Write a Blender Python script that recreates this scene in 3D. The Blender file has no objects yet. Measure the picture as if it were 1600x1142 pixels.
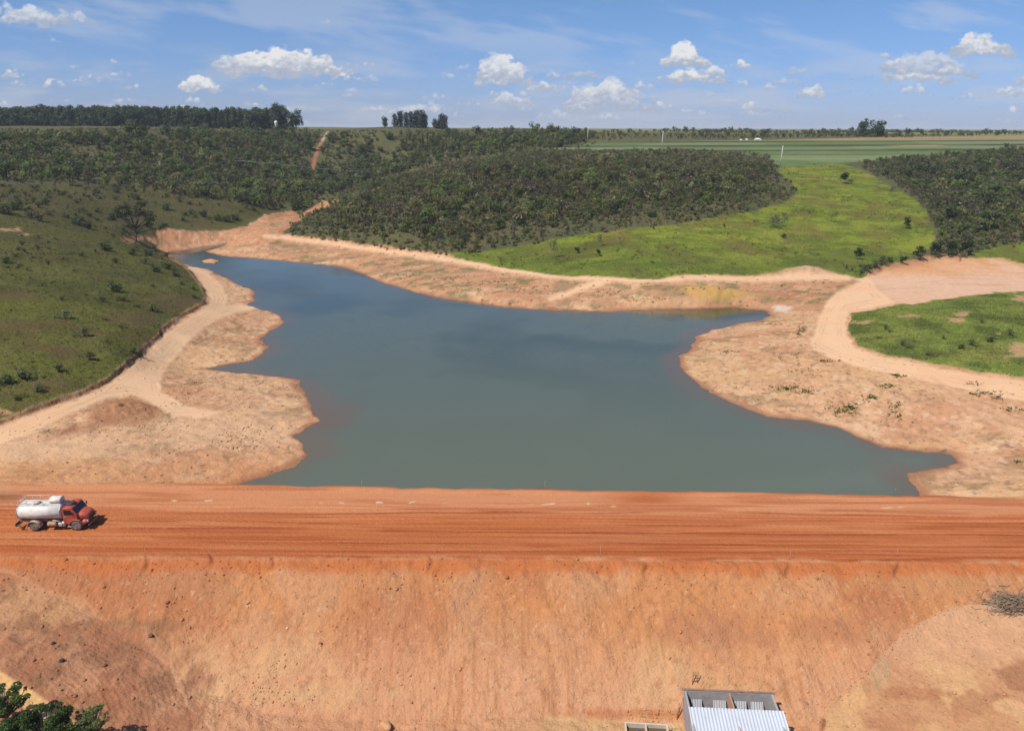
import bpy, math, random
import numpy as np
from mathutils import Matrix, Vector

S = bpy.context.scene
COL = S.collection
rng = np.random.default_rng(7)
random.seed(7)

# ------------------------------------------------------------------ camera
FPX, CU, CV = 1147.0, 800.0, 571.0            # focal length and centre on the 1600 x 1142 frame
PITCH, ROLL, HC = math.radians(17.93), math.radians(0.2), 39.0
cam_d = bpy.data.cameras.new("camera")
cam_d.sensor_width = 36.0
cam_d.lens = FPX / 1600.0 * 36.0
cam_d.clip_start, cam_d.clip_end = 0.5, 120000.0
cam = bpy.data.objects.new("camera", cam_d)
COL.objects.link(cam)
CM = Matrix.Rotation(math.radians(90) - PITCH, 4, 'X') @ Matrix.Rotation(ROLL, 4, 'Z')
cam.matrix_world = Matrix.Translation((0, 0, HC)) @ CM
S.camera = cam

# ------------------------------------------------------------------ light
SUN_V = Vector((-0.46, -0.36, 0.83)).normalized()
SUN_EL = math.asin(SUN_V.z)
SUN_AZ = math.atan2(SUN_V.x, SUN_V.y)
W = bpy.data.worlds.new("World")
S.world = W
W.use_nodes = True
nt = W.node_tree
nt.nodes.clear()
sky = nt.nodes.new("ShaderNodeTexSky")
sky.sky_type = 'NISHITA'
sky.sun_disc = False
sky.sun_elevation = SUN_EL
sky.sun_rotation = SUN_AZ
sky.altitude = 900
sky.air_density = 1.0
sky.dust_density = 0.6
sky.ozone_density = 2.0
bg = nt.nodes.new("ShaderNodeBackground")
bg.inputs["Strength"].default_value = 0.096
wo = nt.nodes.new("ShaderNodeOutputWorld")
# drier, bluer air than the model's: one tint by elevation over the whole sky
wtc = nt.nodes.new("ShaderNodeTexCoord"); wsx = nt.nodes.new("ShaderNodeSeparateXYZ")
wrp = nt.nodes.new("ShaderNodeValToRGB"); wmx = nt.nodes.new("ShaderNodeVectorMath"); wmx.operation = 'MULTIPLY'
nt.links.new(wtc.outputs["Generated"], wsx.inputs[0]); nt.links.new(wsx.outputs["Z"], wrp.inputs[0])
wrp.color_ramp.elements[0].position = 0.0; wrp.color_ramp.elements[0].color = (.44, .54, .98, 1)
wrp.color_ramp.elements[1].position = 0.6; wrp.color_ramp.elements[1].color = (.85, .95, 1.1, 1)
_e = wrp.color_ramp.elements.new(.15); _e.color = (.54, .70, .93, 1)
nt.links.new(sky.outputs[0], wmx.inputs[0]); nt.links.new(wrp.outputs[0], wmx.inputs[1])
nt.links.new(wmx.outputs[0], bg.inputs[0])
nt.links.new(bg.outputs[0], wo.inputs[0])
sd = bpy.data.lights.new("sun", 'SUN')
sd.energy = 4.6
sd.angle = math.radians(0.53)
sd.color = (1.0, 0.95, 0.87)
so = bpy.data.objects.new("sun", sd)
COL.objects.link(so)
so.rotation_euler = SUN_V.to_track_quat('Z', 'Y').to_euler()
so.location = (-60, -60, 120)
S.view_settings.view_transform = 'Standard'
S.view_settings.look = 'None'
S.view_settings.exposure = 0.25
S.view_settings.gamma = 1.0
S.cycles.max_bounces = 6
S.cycles.diffuse_bounces = 2
S.cycles.glossy_bounces = 3
S.cycles.transparent_max_bounces = 8

# ------------------------------------------------------------------ maths
RM = np.array(CM.to_3x3())


def ray(u, v):
    u = np.asarray(u, float); v = np.asarray(v, float)
    d = np.stack([(u - CU) / FPX, -(v - CV) / FPX, -np.ones_like(u)], -1)
    return d @ RM.T


def unp(u, v, z):
    d = ray(u, v)
    t = (z - HC) / d[..., 2]
    return d[..., 0] * t, d[..., 1] * t


def proj(X, Y, Z):
    P = np.stack([X, Y, Z - HC], -1) @ RM
    w = np.maximum(-P[..., 2], 1e-3)
    return CU + FPX * P[..., 0] / w, CV - FPX * P[..., 1] / w


def sstep(a, b, x):
    t = np.clip((x - a) / (b - a), 0, 1)
    return t * t * (3 - 2 * t)


def lerp(a, b, t):
    return a + (b - a) * t


def _hash(ix, iy, seed):
    h = (ix.astype(np.int64) * 374761393 + iy.astype(np.int64) * 668265263 + seed * 1442695041) & 0x7fffffff
    h = ((h ^ (h >> 13)) * 1274126177) & 0x7fffffff
    h = (h ^ (h >> 16)) & 0xffff
    return h.astype(np.float32) / 65535.0


def vnoise(x, y, seed=0):
    ix = np.floor(x); iy = np.floor(y)
    fx = (x - ix).astype(np.float32); fy = (y - iy).astype(np.float32)
    fx = fx * fx * (3 - 2 * fx); fy = fy * fy * (3 - 2 * fy)
    a = _hash(ix, iy, seed); b = _hash(ix + 1, iy, seed)
    c = _hash(ix, iy + 1, seed); d = _hash(ix + 1, iy + 1, seed)
    return (a + (b - a) * fx) * (1 - fy) + (c + (d - c) * fx) * fy


def fbm(x, y, octv=4, seed=0, gain=0.5):
    s = 0; a = 1.0; n = 0
    for k in range(octv):
        s = s + a * vnoise(x * 2 ** k + 17.3 * k, y * 2 ** k - 9.1 * k, seed + k * 31)
        n += a; a *= gain
    return s / n


def sdf(poly, x, y, pad=60.0):
    """signed distance to a closed polygon, negative inside; far outside clipped to pad"""
    poly = np.asarray(poly, float)
    out = np.full(x.shape, pad, np.float32)
    sel = ((x > poly[:, 0].min() - pad) & (x < poly[:, 0].max() + pad) &
           (y > poly[:, 1].min() - pad) & (y < poly[:, 1].max() + pad))
    px = x[sel].astype(np.float32); py = y[sel].astype(np.float32)
    if px.size == 0:
        return out
    d2 = np.full(px.shape, 1e12, np.float32); ins = np.zeros(px.shape, bool)
    n = len(poly)
    for i in range(n):
        ax, ay = poly[i]; bx, by = poly[(i + 1) % n]
        ex, ey = bx - ax, by - ay
        wx, wy = px - ax, py - ay
        t = np.clip((wx * ex + wy * ey) / max(ex * ex + ey * ey, 1e-9), 0, 1)
        dx, dy = wx - ex * t, wy - ey * t
        d2 = np.minimum(d2, dx * dx + dy * dy)
        if ay != by:
            c = ((ay > py) != (by > py)) & (px < (bx - ax) * (py - ay) / (by - ay) + ax)
            ins ^= c
    d = np.sqrt(d2)
    out[sel] = np.where(ins, -d, np.minimum(d, pad))
    return out


def pline(pts, x, y, pad=60.0):
    """distance to a polyline given as (u, v, halfwidth): returns distance minus half width"""
    out = np.full(x.shape, pad, np.float32)
    P = np.asarray(pts, float)
    sel = ((x > P[:, 0].min() - pad) & (x < P[:, 0].max() + pad) &
           (y > P[:, 1].min() - pad) & (y < P[:, 1].max() + pad))
    px = x[sel]; py = y[sel]
    if px.size == 0:
        return out
    best = np.full(px.shape, pad, np.float32)
    for i in range(len(P) - 1):
        ax, ay, aw = P[i]; bx, by, bw = P[i + 1]
        ex, ey = bx - ax, by - ay
        wx, wy = px - ax, py - ay
        t = np.clip((wx * ex + wy * ey) / (ex * ex + ey * ey), 0, 1)
        best = np.minimum(best, np.hypot(wx - ex * t, wy - ey * t) - lerp(aw, bw, t))
    out[sel] = best
    return out


ALB = 0.66


def C(r, g, b, k=1.0):
    """colour as it reads in sunlight (sRGB 0..255) -> surface albedo"""
    c = np.array([r, g, b], float) / 255.0
    c = np.where(c <= 0.04045, c / 12.92, ((c + 0.055) / 1.055) ** 2.4)
    return c * ALB * k


# ------------------------------------------------------------------ object helpers
def tag(o, label=None, cat=None, group=None, kind=None):
    if label: o["label"] = label
    if cat: o["category"] = cat
    if group: o["group"] = group
    if kind: o["kind"] = kind
    return o


def empty(name, loc, rz=0.0, label=None, cat=None, group=None):
    o = bpy.data.objects.new(name, None)
    o.empty_display_size = 0.3
    COL.objects.link(o)
    o.location = loc
    o.rotation_euler = (0, 0, rz)
    return tag(o, label, cat, group)


def np_mesh(name, V, F, col=None, smooth=False, mats=(), midx=None):
    """V (n,3); F (m,3) or (m,4) int array"""
    me = bpy.data.meshes.new(name)
    V = np.ascontiguousarray(V, np.float32); F = np.ascontiguousarray(F, np.int32)
    k = F.shape[1]
    me.vertices.add(len(V)); me.vertices.foreach_set("co", V.ravel())
    me.loops.add(F.size); me.loops.foreach_set("vertex_index", F.ravel())
    me.polygons.add(len(F))
    me.polygons.foreach_set("loop_start", np.arange(0, F.size, k, dtype=np.int32))
    me.polygons.foreach_set("use_smooth", np.full(len(F), smooth, bool))
    if midx is not None:
        me.polygons.foreach_set("material_index", np.ascontiguousarray(midx, np.int32))
    if col is not None:
        a = me.attributes.new("Col", 'FLOAT_COLOR', 'POINT')
        c = np.ones((len(V), 4), np.float32); c[:, :col.shape[1]] = col
        a.data.foreach_set("color", c.ravel())
    for m in mats: me.materials.append(m)
    me.update(calc_edges=True)
    return me


def link(name, me, parent=None):
    o = bpy.data.objects.new(name, me)
    COL.objects.link(o)
    if parent is not None: o.parent = parent
    return o


class MB:
    """collects shapes, then links them as ONE mesh object"""
    def __init__(s): s.v = []; s.f = []; s.sm = []

    def add(s, vs, fs, smooth=False, M=None):
        b = len(s.v)
        for p in vs:
            p = Vector(p)
            s.v.append(tuple(M @ p if M else p))
        for f in fs: s.f.append(tuple(b + i for i in f)); s.sm.append(smooth)
        return s

    def box(s, x0, x1, y0, y1, z0, z1, bev=0.0, M=None):
        if bev <= 0:
            v = [(x, y, z) for z in (z0, z1) for y in (y0, y1) for x in (x0, x1)]
            return s.add(v, [(0, 2, 3, 1), (4, 5, 7, 6), (0, 1, 5, 4), (2, 6, 7, 3), (0, 4, 6, 2), (1, 3, 7, 5)], M=M)
        b = bev
        v = []
        for z, i in ((z0, b), (z0 + b, 0), (z1 - b, 0), (z1, b)):
            for (cx, cy, sx, sy) in ((x0, y0, 1, 1), (x1, y0, -1, 1), (x1, y1, -1, -1), (x0, y1, 1, -1)):
                if sx * sy > 0:
                    v += [(cx + sx * i, cy + sy * (b + i), z), (cx + sx * (b + i), cy + sy * i, z)]
                else:
                    v += [(cx + sx * (b + i), cy + sy * i, z), (cx + sx * i, cy + sy * (b + i), z)]
        f = [tuple(range(7, -1, -1)), tuple(range(24, 32))]
        for r in range(3):
            for k in range(8):
                f.append((r * 8 + k, r * 8 + (k + 1) % 8, r * 8 + 8 + (k + 1) % 8, r * 8 + 8 + k))
        return s.add(v, f, M=M)

    def prism(s, pts, y0, y1, M=None):
        """outline in x,z swept along y"""
        n = len(pts)
        v = [(x, y0, z) for x, z in pts] + [(x, y1, z) for x, z in pts]
        f = [tuple(range(n)), tuple(range(2 * n - 1, n - 1, -1))]
        f += [(i, n + i, n + (i + 1) % n, (i + 1) % n) for i in range(n)]
        return s.add(v, f, M=M)

    def tube(s, pts, r, n=8, cap=True, smooth=True, M=None):
        pts = [Vector(p) for p in pts]
        rs = r if isinstance(r, (list, tuple)) else [r] * len(pts)
        v = []; f = []
        for i, p in enumerate(pts):
            d = (pts[min(i + 1, len(pts) - 1)] - pts[max(i - 1, 0)]).normalized()
            a = d.cross(Vector((0, 0, 1)))
            if a.length < 1e-3: a = d.cross(Vector((0, 1, 0)))
            a.normalize(); b = d.cross(a)
            for k in range(n):
                t = 2 * math.pi * k / n
                v.append(p + (a * math.cos(t) + b * math.sin(t)) * rs[i])
        for i in range(len(pts) - 1):
            for k in range(n):
                f.append((i * n + k, i * n + (k + 1) % n, i * n + n + (k + 1) % n, i * n + n + k))
        if cap:
            f.append(tuple(range(n - 1, -1, -1))); f.append(tuple(range(len(v) - n, len(v))))
        return s.add(v, f, smooth, M)

    def lathe(s, prof, axis='y', n=24, c=(0, 0, 0), sy=1.0, smooth=True, M=None):
        """prof: list of (radius, along)"""
        v = []; f = []
        for r, h in prof:
            for k in range(n):
                t = 2 * math.pi * k / n
                a, b = r * math.cos(t), r * math.sin(t)
                if axis == 'y': p = (c[0] + a, c[1] + h, c[2] + b)
                elif axis == 'x': p = (c[0] + h, c[1] + a * sy, c[2] + b)
                else: p = (c[0] + a, c[1] + b, c[2] + h)
                v.append(p)
        for i in range(len(prof) - 1):
            for k in range(n):
                f.append((i * n + k, i * n + (k + 1) % n, i * n + n + (k + 1) % n, i * n + n + k))
        f.append(tuple(range(n - 1, -1, -1))); f.append(tuple(range(len(v) - n, len(v))))
        return s.add(v, f, smooth, M)

    def build(s, name, m, parent=None):
        me = bpy.data.meshes.new(name)
        me.from_pydata(s.v, [], s.f)
        me.polygons.foreach_set("use_smooth", s.sm)
        me.materials.append(m)
        import bmesh
        bm = bmesh.new(); bm.from_mesh(me)
        bmesh.ops.recalc_face_normals(bm, faces=bm.faces[:])
        bm.to_mesh(me); bm.free()
        me.update()
        return link(name, me, parent)


# ------------------------------------------------------------------ materials
def new_mat(name):
    m = bpy.data.materials.new(name)
    m.use_nodes = True
    n = m.node_tree.nodes; l = m.node_tree.links
    return m, n, l, n["Principled BSDF"]


def paint(name, col, rough=0.6, metal=0.0, dirt=None, amount=0.4, scale=2.0, spec=0.4, low=False):
    """plain surface with procedural dirt mottling"""
    m, n, l, p = new_mat(name)
    p.inputs["Roughness"].default_value = rough
    p.inputs["Metallic"].default_value = metal
    p.inputs["Specular IOR Level"].default_value = spec
    tc = n.new("ShaderNodeTexCoord")
    no = n.new("ShaderNodeTexNoise"); no.inputs["Scale"].default_value = scale
    no.inputs["Detail"].default_value = 6; no.inputs["Roughness"].default_value = 0.65
    l.new(tc.outputs["Object"], no.inputs["Vector"])
    rp = n.new("ShaderNodeMapRange")
    rp.inputs["From Min"].default_value = 0.42; rp.inputs["From Max"].default_value = 0.72
    rp.inputs["To Max"].default_value = amount
    l.new(no.outputs["Fac"], rp.inputs["Value"])
    mx = n.new("ShaderNodeMix"); mx.data_type = 'RGBA'
    mx.inputs["A"].default_value = (*col, 1)
    d = dirt if dirt is not None else [c * 0.6 for c in col]
    mx.inputs["B"].default_value = (*d, 1)
    l.new(rp.outputs[0], mx.inputs["Factor"])
    l.new(mx.outputs["Result"], p.inputs["Base Color"])
    return m


def ground_mat(name, ns1, ns2, amp, bump, bdist, ridges=False):
    m, n, l, p = new_mat(name)
    p.inputs["Roughness"].default_value = 0.95
    p.inputs["Specular IOR Level"].default_value = 0.12
    at = n.new("ShaderNodeAttribute"); at.attribute_name = "Col"
    tc = n.new("ShaderNodeTexCoord")
    n1 = n.new("ShaderNodeTexNoise"); n1.inputs["Scale"].default_value = ns1
    n1.inputs["Detail"].default_value = 8; n1.inputs["Roughness"].default_value = 0.7
    n2 = n.new("ShaderNodeTexNoise"); n2.inputs["Scale"].default_value = ns2
    n2.inputs["Detail"].default_value = 4; n2.inputs["Roughness"].default_value = 0.6
    l.new(tc.outputs["Object"], n1.inputs["Vector"]); l.new(tc.outputs["Object"], n2.inputs["Vector"])
    ad = n.new("ShaderNodeMath"); ad.operation = 'ADD'
    l.new(n1.outputs["Fac"], ad.inputs[0]); l.new(n2.outputs["Fac"], ad.inputs[1])
    mr = n.new("ShaderNodeMapRange")
    mr.inputs["From Min"].default_value = 0.6; mr.inputs["From Max"].default_value = 1.4
    mr.inputs["To Min"].default_value = 1 - amp; mr.inputs["To Max"].default_value = 1 + amp
    l.new(ad.outputs[0], mr.inputs["Value"])
    vm = n.new("ShaderNodeVectorMath"); vm.operation = 'SCALE'
    l.new(at.outputs["Color"], vm.inputs[0]); l.new(mr.outputs[0], vm.inputs["Scale"])
    l.new(vm.outputs[0], p.inputs["Base Color"])
    h = ad.outputs[0]
    if ridges:
        # grouser marks of a tracked machine running down the face, drawn by a fine slanted wave
        mp = n.new("ShaderNodeMapping"); mp.inputs["Rotation"].default_value = (0, 0, math.radians(-9))
        l.new(tc.outputs["Object"], mp.inputs["Vector"])
        wv = n.new("ShaderNodeTexWave"); wv.bands_direction = 'X'
        wv.inputs["Scale"].default_value = 0.72; wv.inputs["Distortion"].default_value = 0.7
        wv.inputs["Detail"].default_value = 2; wv.inputs["Detail Scale"].default_value = 0.5
        l.new(mp.outputs[0], wv.inputs["Vector"])
        al = at.outputs["Alpha"]
        mu = n.new("ShaderNodeMath"); mu.operation = 'MULTIPLY'
        l.new(wv.outputs["Fac"], mu.inputs[0]); l.new(al, mu.inputs[1])
        a2 = n.new("ShaderNodeMath"); a2.operation = 'MULTIPLY_ADD'
        a2.inputs[1].default_value = 0.12
        l.new(mu.outputs[0], a2.inputs[0]); l.new(h, a2.inputs[2])
        h = a2.outputs[0]
    bp = n.new("ShaderNodeBump"); bp.inputs["Strength"].default_value = bump
    bp.inputs["Distance"].default_value = bdist
    l.new(h, bp.inputs["Height"]); l.new(bp.outputs[0], p.inputs["Normal"])
    return m


def leaf_mat(name, trans=0.25):
    m, n, l, p = new_mat(name)
    at = n.new("ShaderNodeAttribute"); at.attribute_name = "Col"
    oi = n.new("ShaderNodeObjectInfo")
    mr = n.new("ShaderNodeMapRange"); mr.inputs["To Min"].default_value = 0.82; mr.inputs["To Max"].default_value = 1.18
    l.new(oi.outputs["Random"], mr.inputs["Value"])
    vm = n.new("ShaderNodeVectorMath"); vm.operation = 'SCALE'
    l.new(at.outputs["Color"], vm.inputs[0]); l.new(mr.outputs[0], vm.inputs["Scale"])
    l.new(vm.outputs[0], p.inputs["Base Color"])
    p.inputs["Roughness"].default_value = 0.65
    p.inputs["Specular IOR Level"].default_value = 0.2
    tr = n.new("ShaderNodeBsdfTranslucent")
    l.new(vm.outputs[0], tr.inputs["Color"])
    mx = n.new("ShaderNodeMixShader"); mx.inputs[0].default_value = trans
    l.new(p.outputs[0], mx.inputs[1]); l.new(tr.outputs[0], mx.inputs[2])
    l.new(mx.outputs[0], n["Material Output"].inputs["Surface"])
    return m


M_SOIL = ground_mat("bare_soil", 0.9, 4.0, 0.22, 0.6, 0.22)
M_ROAD = ground_mat("graded_dirt", 0.6, 3.0, 0.08, 0.25, 0.12)
M_DAM = ground_mat("orange_fill", 1.6, 6.0, 0.13, 0.8, 0.16, ridges=True)
M_GRASS = ground_mat("grass_cover", 0.35, 1.6, 0.35, 0.8, 0.5)
M_CROP = ground_mat("crop_rows", 0.15, 0.9, 0.2, 0.4, 0.3)
M_LEAF = leaf_mat("foliage", .46)
M_BARK = paint("bark", (0.11, 0.085, 0.065), 0.9, dirt=(0.2, 0.18, 0.16), amount=0.7, scale=3)
M_PALEBARK = paint("pale_bark", (0.3, 0.27, 0.22), 0.9, dirt=(0.14, 0.12, 0.1), amount=0.7, scale=2)

# ------------------------------------------------------------------ terrain: heights
ZW = -2.2
WATER_PX = [(355, 762), (385, 752), (420, 742), (460, 728), (482, 711), (474, 692), (461, 681), (478, 670), (499, 658), (487, 641),
            (484, 622), (470, 603), (468, 594), (440, 588), (380, 583), (320, 577), (348, 572), (396, 563), (413, 552),
            (419, 541), (408, 531), (425, 517), (443, 505), (441, 494), (420, 486), (398, 481), (383, 475), (399, 470),
            (397, 455), (372, 444), (346, 431), (323, 421), (301, 417), (285, 411), (272, 402), (262, 395), (285, 391),
            (328, 385), (352, 381), (347, 386), (319, 393), (345, 400), (400, 404), (470, 411), (530, 416), (566, 428),
            (600, 443), (650, 457), (690, 467), (730, 472), (790, 480), (850, 484), (920, 487), (1000, 486), (1080, 483),
            (1150, 481), (1198, 486), (1206, 492), (1190, 500), (1150, 507), (1110, 516), (1087, 526), (1080, 545),
            (1061, 557), (1063, 573), (1080, 592), (1110, 615), (1150, 632), (1200, 652), (1270, 660), (1310, 668),
            (1340, 682), (1377, 700), (1430, 705), (1490, 710), (1495, 722), (1470, 730), (1420, 738), (1416, 746),
            (1431, 765), (1440, 778), (1440, 820), (355, 800)]
wx, wy = unp([p[0] for p in WATER_PX], [p[1] for p in WATER_PX], ZW)
WATER = np.stack([wx, wy], -1)
ISL = [(313, 408), (330, 404), (346, 408), (336, 412), (318, 411)]
ix_, iy_ = unp([p[0] for p in ISL], [p[1] for p in ISL], ZW)
ISLAND = np.stack([ix_, iy_], -1)

(nx0, nx1), (ny0, ny1) = unp([0, 1600], [868, 880], 0.0)
(fx0, fx1), (fy0, fy1) = unp([0, 1600], [750, 776], 0.0)


def near_edge(X): return ny0 + (X - nx0) * (ny1 - ny0) / (nx1 - nx0)
def far_edge(X): return fy0 + (X - fx0) * (fy1 - fy0) / (fx1 - fx0)


CTRL = [  # (u, v, z): height of the natural ground where the photo shows it
    # left bank and hill
    (0, 745, 0.1), (200, 740, -0.2), (330, 735, -0.8), (0, 690, 0.6), (150, 690, 0.0), (300, 680, -0.6), (420, 650, -1.4),
    (160, 610, 0.9), (250, 560, 0.7), (380, 610, -1.2), (330, 500, 0.6), (300, 545, -0.2), (400, 500, -1.2), (320, 440, 0.2),
    (0, 660, 1.2), (100, 600, 3.0), (200, 540, 3.2), (280, 480, 2.4), (0, 560, 5.0), (120, 500, 5.6), (220, 440, 4.0),
    (0, 470, 8.0), (100, 420, 8.2), (0, 400, 10.5), (160, 380, 6.6), (240, 395, 0.2), (0, 340, 13.0), (100, 330, 12.0), (180, 330, 9.0),
    (215, 378, 3.2), (0, 290, 17.0), (130, 290, 15.5), (260, 300, 11.0), (350, 320, 7.0), (400, 318, 6.0),
    (0, 250, 24.0), (150, 250, 23.0), (300, 260, 19.0), (420, 290, 10.0), (0, 215, 33.5), (250, 215, 33.0), (430, 215, 32.0),
    (300, 363, 1.0), (390, 352, 0.8), (440, 335, 1.2), (400, 385, -0.8), (480, 322, 3.0), (500, 290, 7.5),
    (490, 262, 15.5), (500, 232, 26.0), (512, 208, 35.0), (600, 250, 18.5), (600, 215, 32.5), (750, 215, 32.5), (700, 235, 25.0),
    # far bank, middle hill, meadow
    (440, 368, 0.8), (520, 379, 0.6), (600, 393, 0.6), (660, 398, 0.9), (560, 350, 5.5), (600, 320, 9.5), (560, 300, 9.5),
    (700, 330, 9.5), (660, 365, 5.0), (760, 280, 18.0), (650, 280, 15.0), (850, 246, 25.0), (800, 360, 6.5), (950, 300, 15.0), (950, 250, 24.2),
    (750, 412, 0.9), (700, 430, -0.8), (850, 430, 1.0), (900, 460, -0.9), (1000, 439, 1.2), (1000, 465, -0.8), (1100, 436, 1.2), (1150, 465, -0.8),
    (1000, 390, 5.5), (900, 405, 3.0), (1100, 380, 6.5), (1100, 320, 13.0), (1200, 360, 7.0), (1200, 310, 13.0), (1200, 420, 1.8),
    (1100, 260, 22.0), (1240, 275, 18.2), (1280, 256, 21.0), (1320, 300, 14.0), (1400, 330, 9.0), (1340, 390, 3.2), (1420, 405, 2.2), (1345, 432, 1.0),
    # plateau
    (918, 222, 30.0), (1034, 234, 27.6), (1219, 258, 21.4), (1400, 230, 28.8), (1400, 245, 24.0), (1550, 230, 28.8), (1000, 224, 30.0), (1250, 228, 29.0),
    # right
    (1450, 380, 4.2), (1500, 330, 9.5), (1500, 290, 14.5), (1500, 250, 23.5), (1590, 390, 3.6), (1600, 300, 13.5), (1600, 250, 23.5),
    (1480, 405, 3.0), (1400, 425, 2.0), (1500, 430, 1.9), (1600, 430, 2.1), (1340, 450, 0.8), (1300, 500, 0.4), (1300, 545, 0.4), (1200, 540, -0.8),
    (1450, 500, 2.4), (1560, 490, 2.8), (1400, 540, 1.6), (1560, 550, 2.0), (1500, 600, 0.6), (1600, 615, 0.7), (1200, 600, -1.3), (1350, 640, -0.9),
    (1500, 680, -0.7), (1600, 700, 0.1), (1520, 745, -0.4), (1600, 760, 0.0), (1450, 745, -1.6),
    # downstream valley
    (1290, 1110, -6.6), (1340, 1060, -5.4), (1410, 990, -3.5), (1480, 952, -2.4), (1600, 930, -1.7), (1600, 1000, -2.9), (1600, 1130, -4.6), (1450, 1080, -4.6),
    (1380, 1140, -6.2), (1150, 1110, -6.6), (1150, 1141, -6.7), (1000, 1135, -6.6), (800, 1125, -6.5), (650, 1138, -6.6), (500, 1141, -6.5),
    (0, 890, -0.9), (70, 930, -1.7), (130, 965, -2.7), (220, 1000, -3.7), (290, 1060, -5.1), (350, 1125, -6.3), (0, 1000, -2.3), (100, 1050, -3.4),
    (0, 1080, -3.0), (150, 1130, -5.0), (0, 1140, -3.6),
]
cu = np.array([c[0] for c in CTRL], float); cv = np.array([c[1] for c in CTRL], float); cz = np.array([c[2] for c in CTRL], float)
cx, cy = unp(cu, cv, cz)
EXTRA = [  # (x, y, z) outside the frame or out on the plateau
    (-220, 60, 8), (-220, 140, 14), (-330, 260, 24), (-420, 420, 33), (-700, 640, 38.4), (-400, 640, 38.6), (-150, 640, 38.0), (60, 640, 37.0),
    (-700, 1000, 38.6), (-150, 1000, 38.2), (300, 640, 34.0), (450, 560, 32.0), (550, 900, 35.0), (150, 900, 37.0), (1000, 900, 36.0), (-1000, 900, 39),
    (700, 500, 31.0), (420, 300, 16), (260, 160, 5), (200, 90, 2), (150, 40, -2), (-140, 30, -1.5), (0, 15, -8), (60, 20, -8), (-60, 20, -7),
    (0, 52, -6.6), (-20, 60, -6.6), (20, 60, -6.6), (0, 80, -6), (0, 110, -6)]
cx = np.concatenate([cx, [e[0] for e in EXTRA]]); cy = np.concatenate([cy, [e[1] for e in EXTRA]]); cz = np.concatenate([cz, [e[2] for e in EXTRA]])
RC = 10.0
_D = np.sqrt((cx[:, None] - cx[None]) ** 2 + (cy[:, None] - cy[None]) ** 2 + RC * RC)
_n = len(cx)
_A = np.zeros((_n + 3, _n + 3))
_A[:_n, :_n] = -_D + np.eye(_n) * 1.2
_A[:_n, _n] = 1; _A[:_n, _n + 1] = cx; _A[:_n, _n + 2] = cy
_A[_n:, :_n] = _A[:_n, _n:].T
_w = np.linalg.solve(_A, np.concatenate([cz, [0, 0, 0]]))


def natural(X, Y):
    out = np.full(X.shape, _w[_n], np.float64) + _w[_n + 1] * X + _w[_n + 2] * Y
    for i in range(_n):
        out -= _w[i] * np.sqrt((X - cx[i]) ** 2 + (Y - cy[i]) ** 2 + RC * RC)
    return out


# rows step evenly in depression near the camera, then evenly in metres, then out to the horizon
ys = [22.0]
while ys[-1] < 34000:
    y = ys[-1]
    if y < 44: ys.append(y + 0.5)
    elif y < 720: ys.append(y + min(max(y * y / (734 * 39) * 0.85, 0.085), 2.4))
    else: ys.append(y * 1.035)
YR = np.array(ys)
NT = 1400
TR = np.linspace(-1.22, 1.22, NT)
NR = len(YR)
GY = np.repeat(YR[:, None], NT, 1)
GX = GY * TR[None]
blend = sstep(680, 950, GY)
near = GY < 960
Z = np.full(GX.shape, 36.0)
Z[near] = natural(GX[near], GY[near])
Z = np.minimum(Z, 38.8)
far_z = 36.0 + 1.6 * fbm(GX / 2600.0, GY / 2600.0, 2, 5) - 0.8 + 1.8 * sstep(-0.1, -0.5, TR)[None]
Z = lerp(Z, far_z, blend)
Z += (fbm(GX / 45.0, GY / 45.0, 3, 3) - 0.5) * 3.0 * sstep(130, 320, GY) * (1 - 0.75 * blend)
# lake bed and shores meet the water line
ws = sdf(WATER, GX, GY, 80.0)
isl = sdf(ISLAND, GX, GY, 40.0)
ws_n = ws + (fbm(GX / 2.2, GY / 2.2, 4, 44) - 0.5) * 1.3
k = sstep(0, 16, ws_n)
shore = lerp(ZW + 0.09 * np.maximum(ws_n, 0) + 0.05 * sstep(0, .4, ws_n), np.maximum(Z, ZW + 0.25), k)
bed = ZW - np.minimum(3.2, 0.16 * np.maximum(-ws_n, 0))
upstream = GY > far_edge(GX) - 9
Z = np.where(upstream, np.where(ws_n > 0, shore, bed), Z)
Z = np.where(isl < 0, np.maximum(Z, ZW + np.minimum(0.5, -isl * 0.25)), Z)
NATZ = Z
# the dam
ne, fe = near_edge(GX), far_edge(GX)
nen = ne + (fbm(GX / 2.4, GX * 0 + 3.1, 4, 8) - 0.5) * 1.5 * np.exp(-np.clip(ne - GY, 0, 30) / 1.1)
fen = fe + (fbm(GX / 3.0, GX * 0 + 9.1, 3, 9) - 0.5) * 1.0
damz = -np.logaddexp(0, (nen - GY) / .55) * .55 / 1.95 - np.logaddexp(0, (GY - fen) / .3) * .3 / 1.6
shoulder = np.exp(-((GY - fe + 0.6) / 0.7) ** 2) * 0.28 * fbm(GX / 4, GX * 0, 3, 12)
damz = damz + shoulder
is_dam_h = damz > Z - 0.05
Z = np.maximum(Z, damz)
PU, PV = proj(GX, GY, Z)

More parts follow.
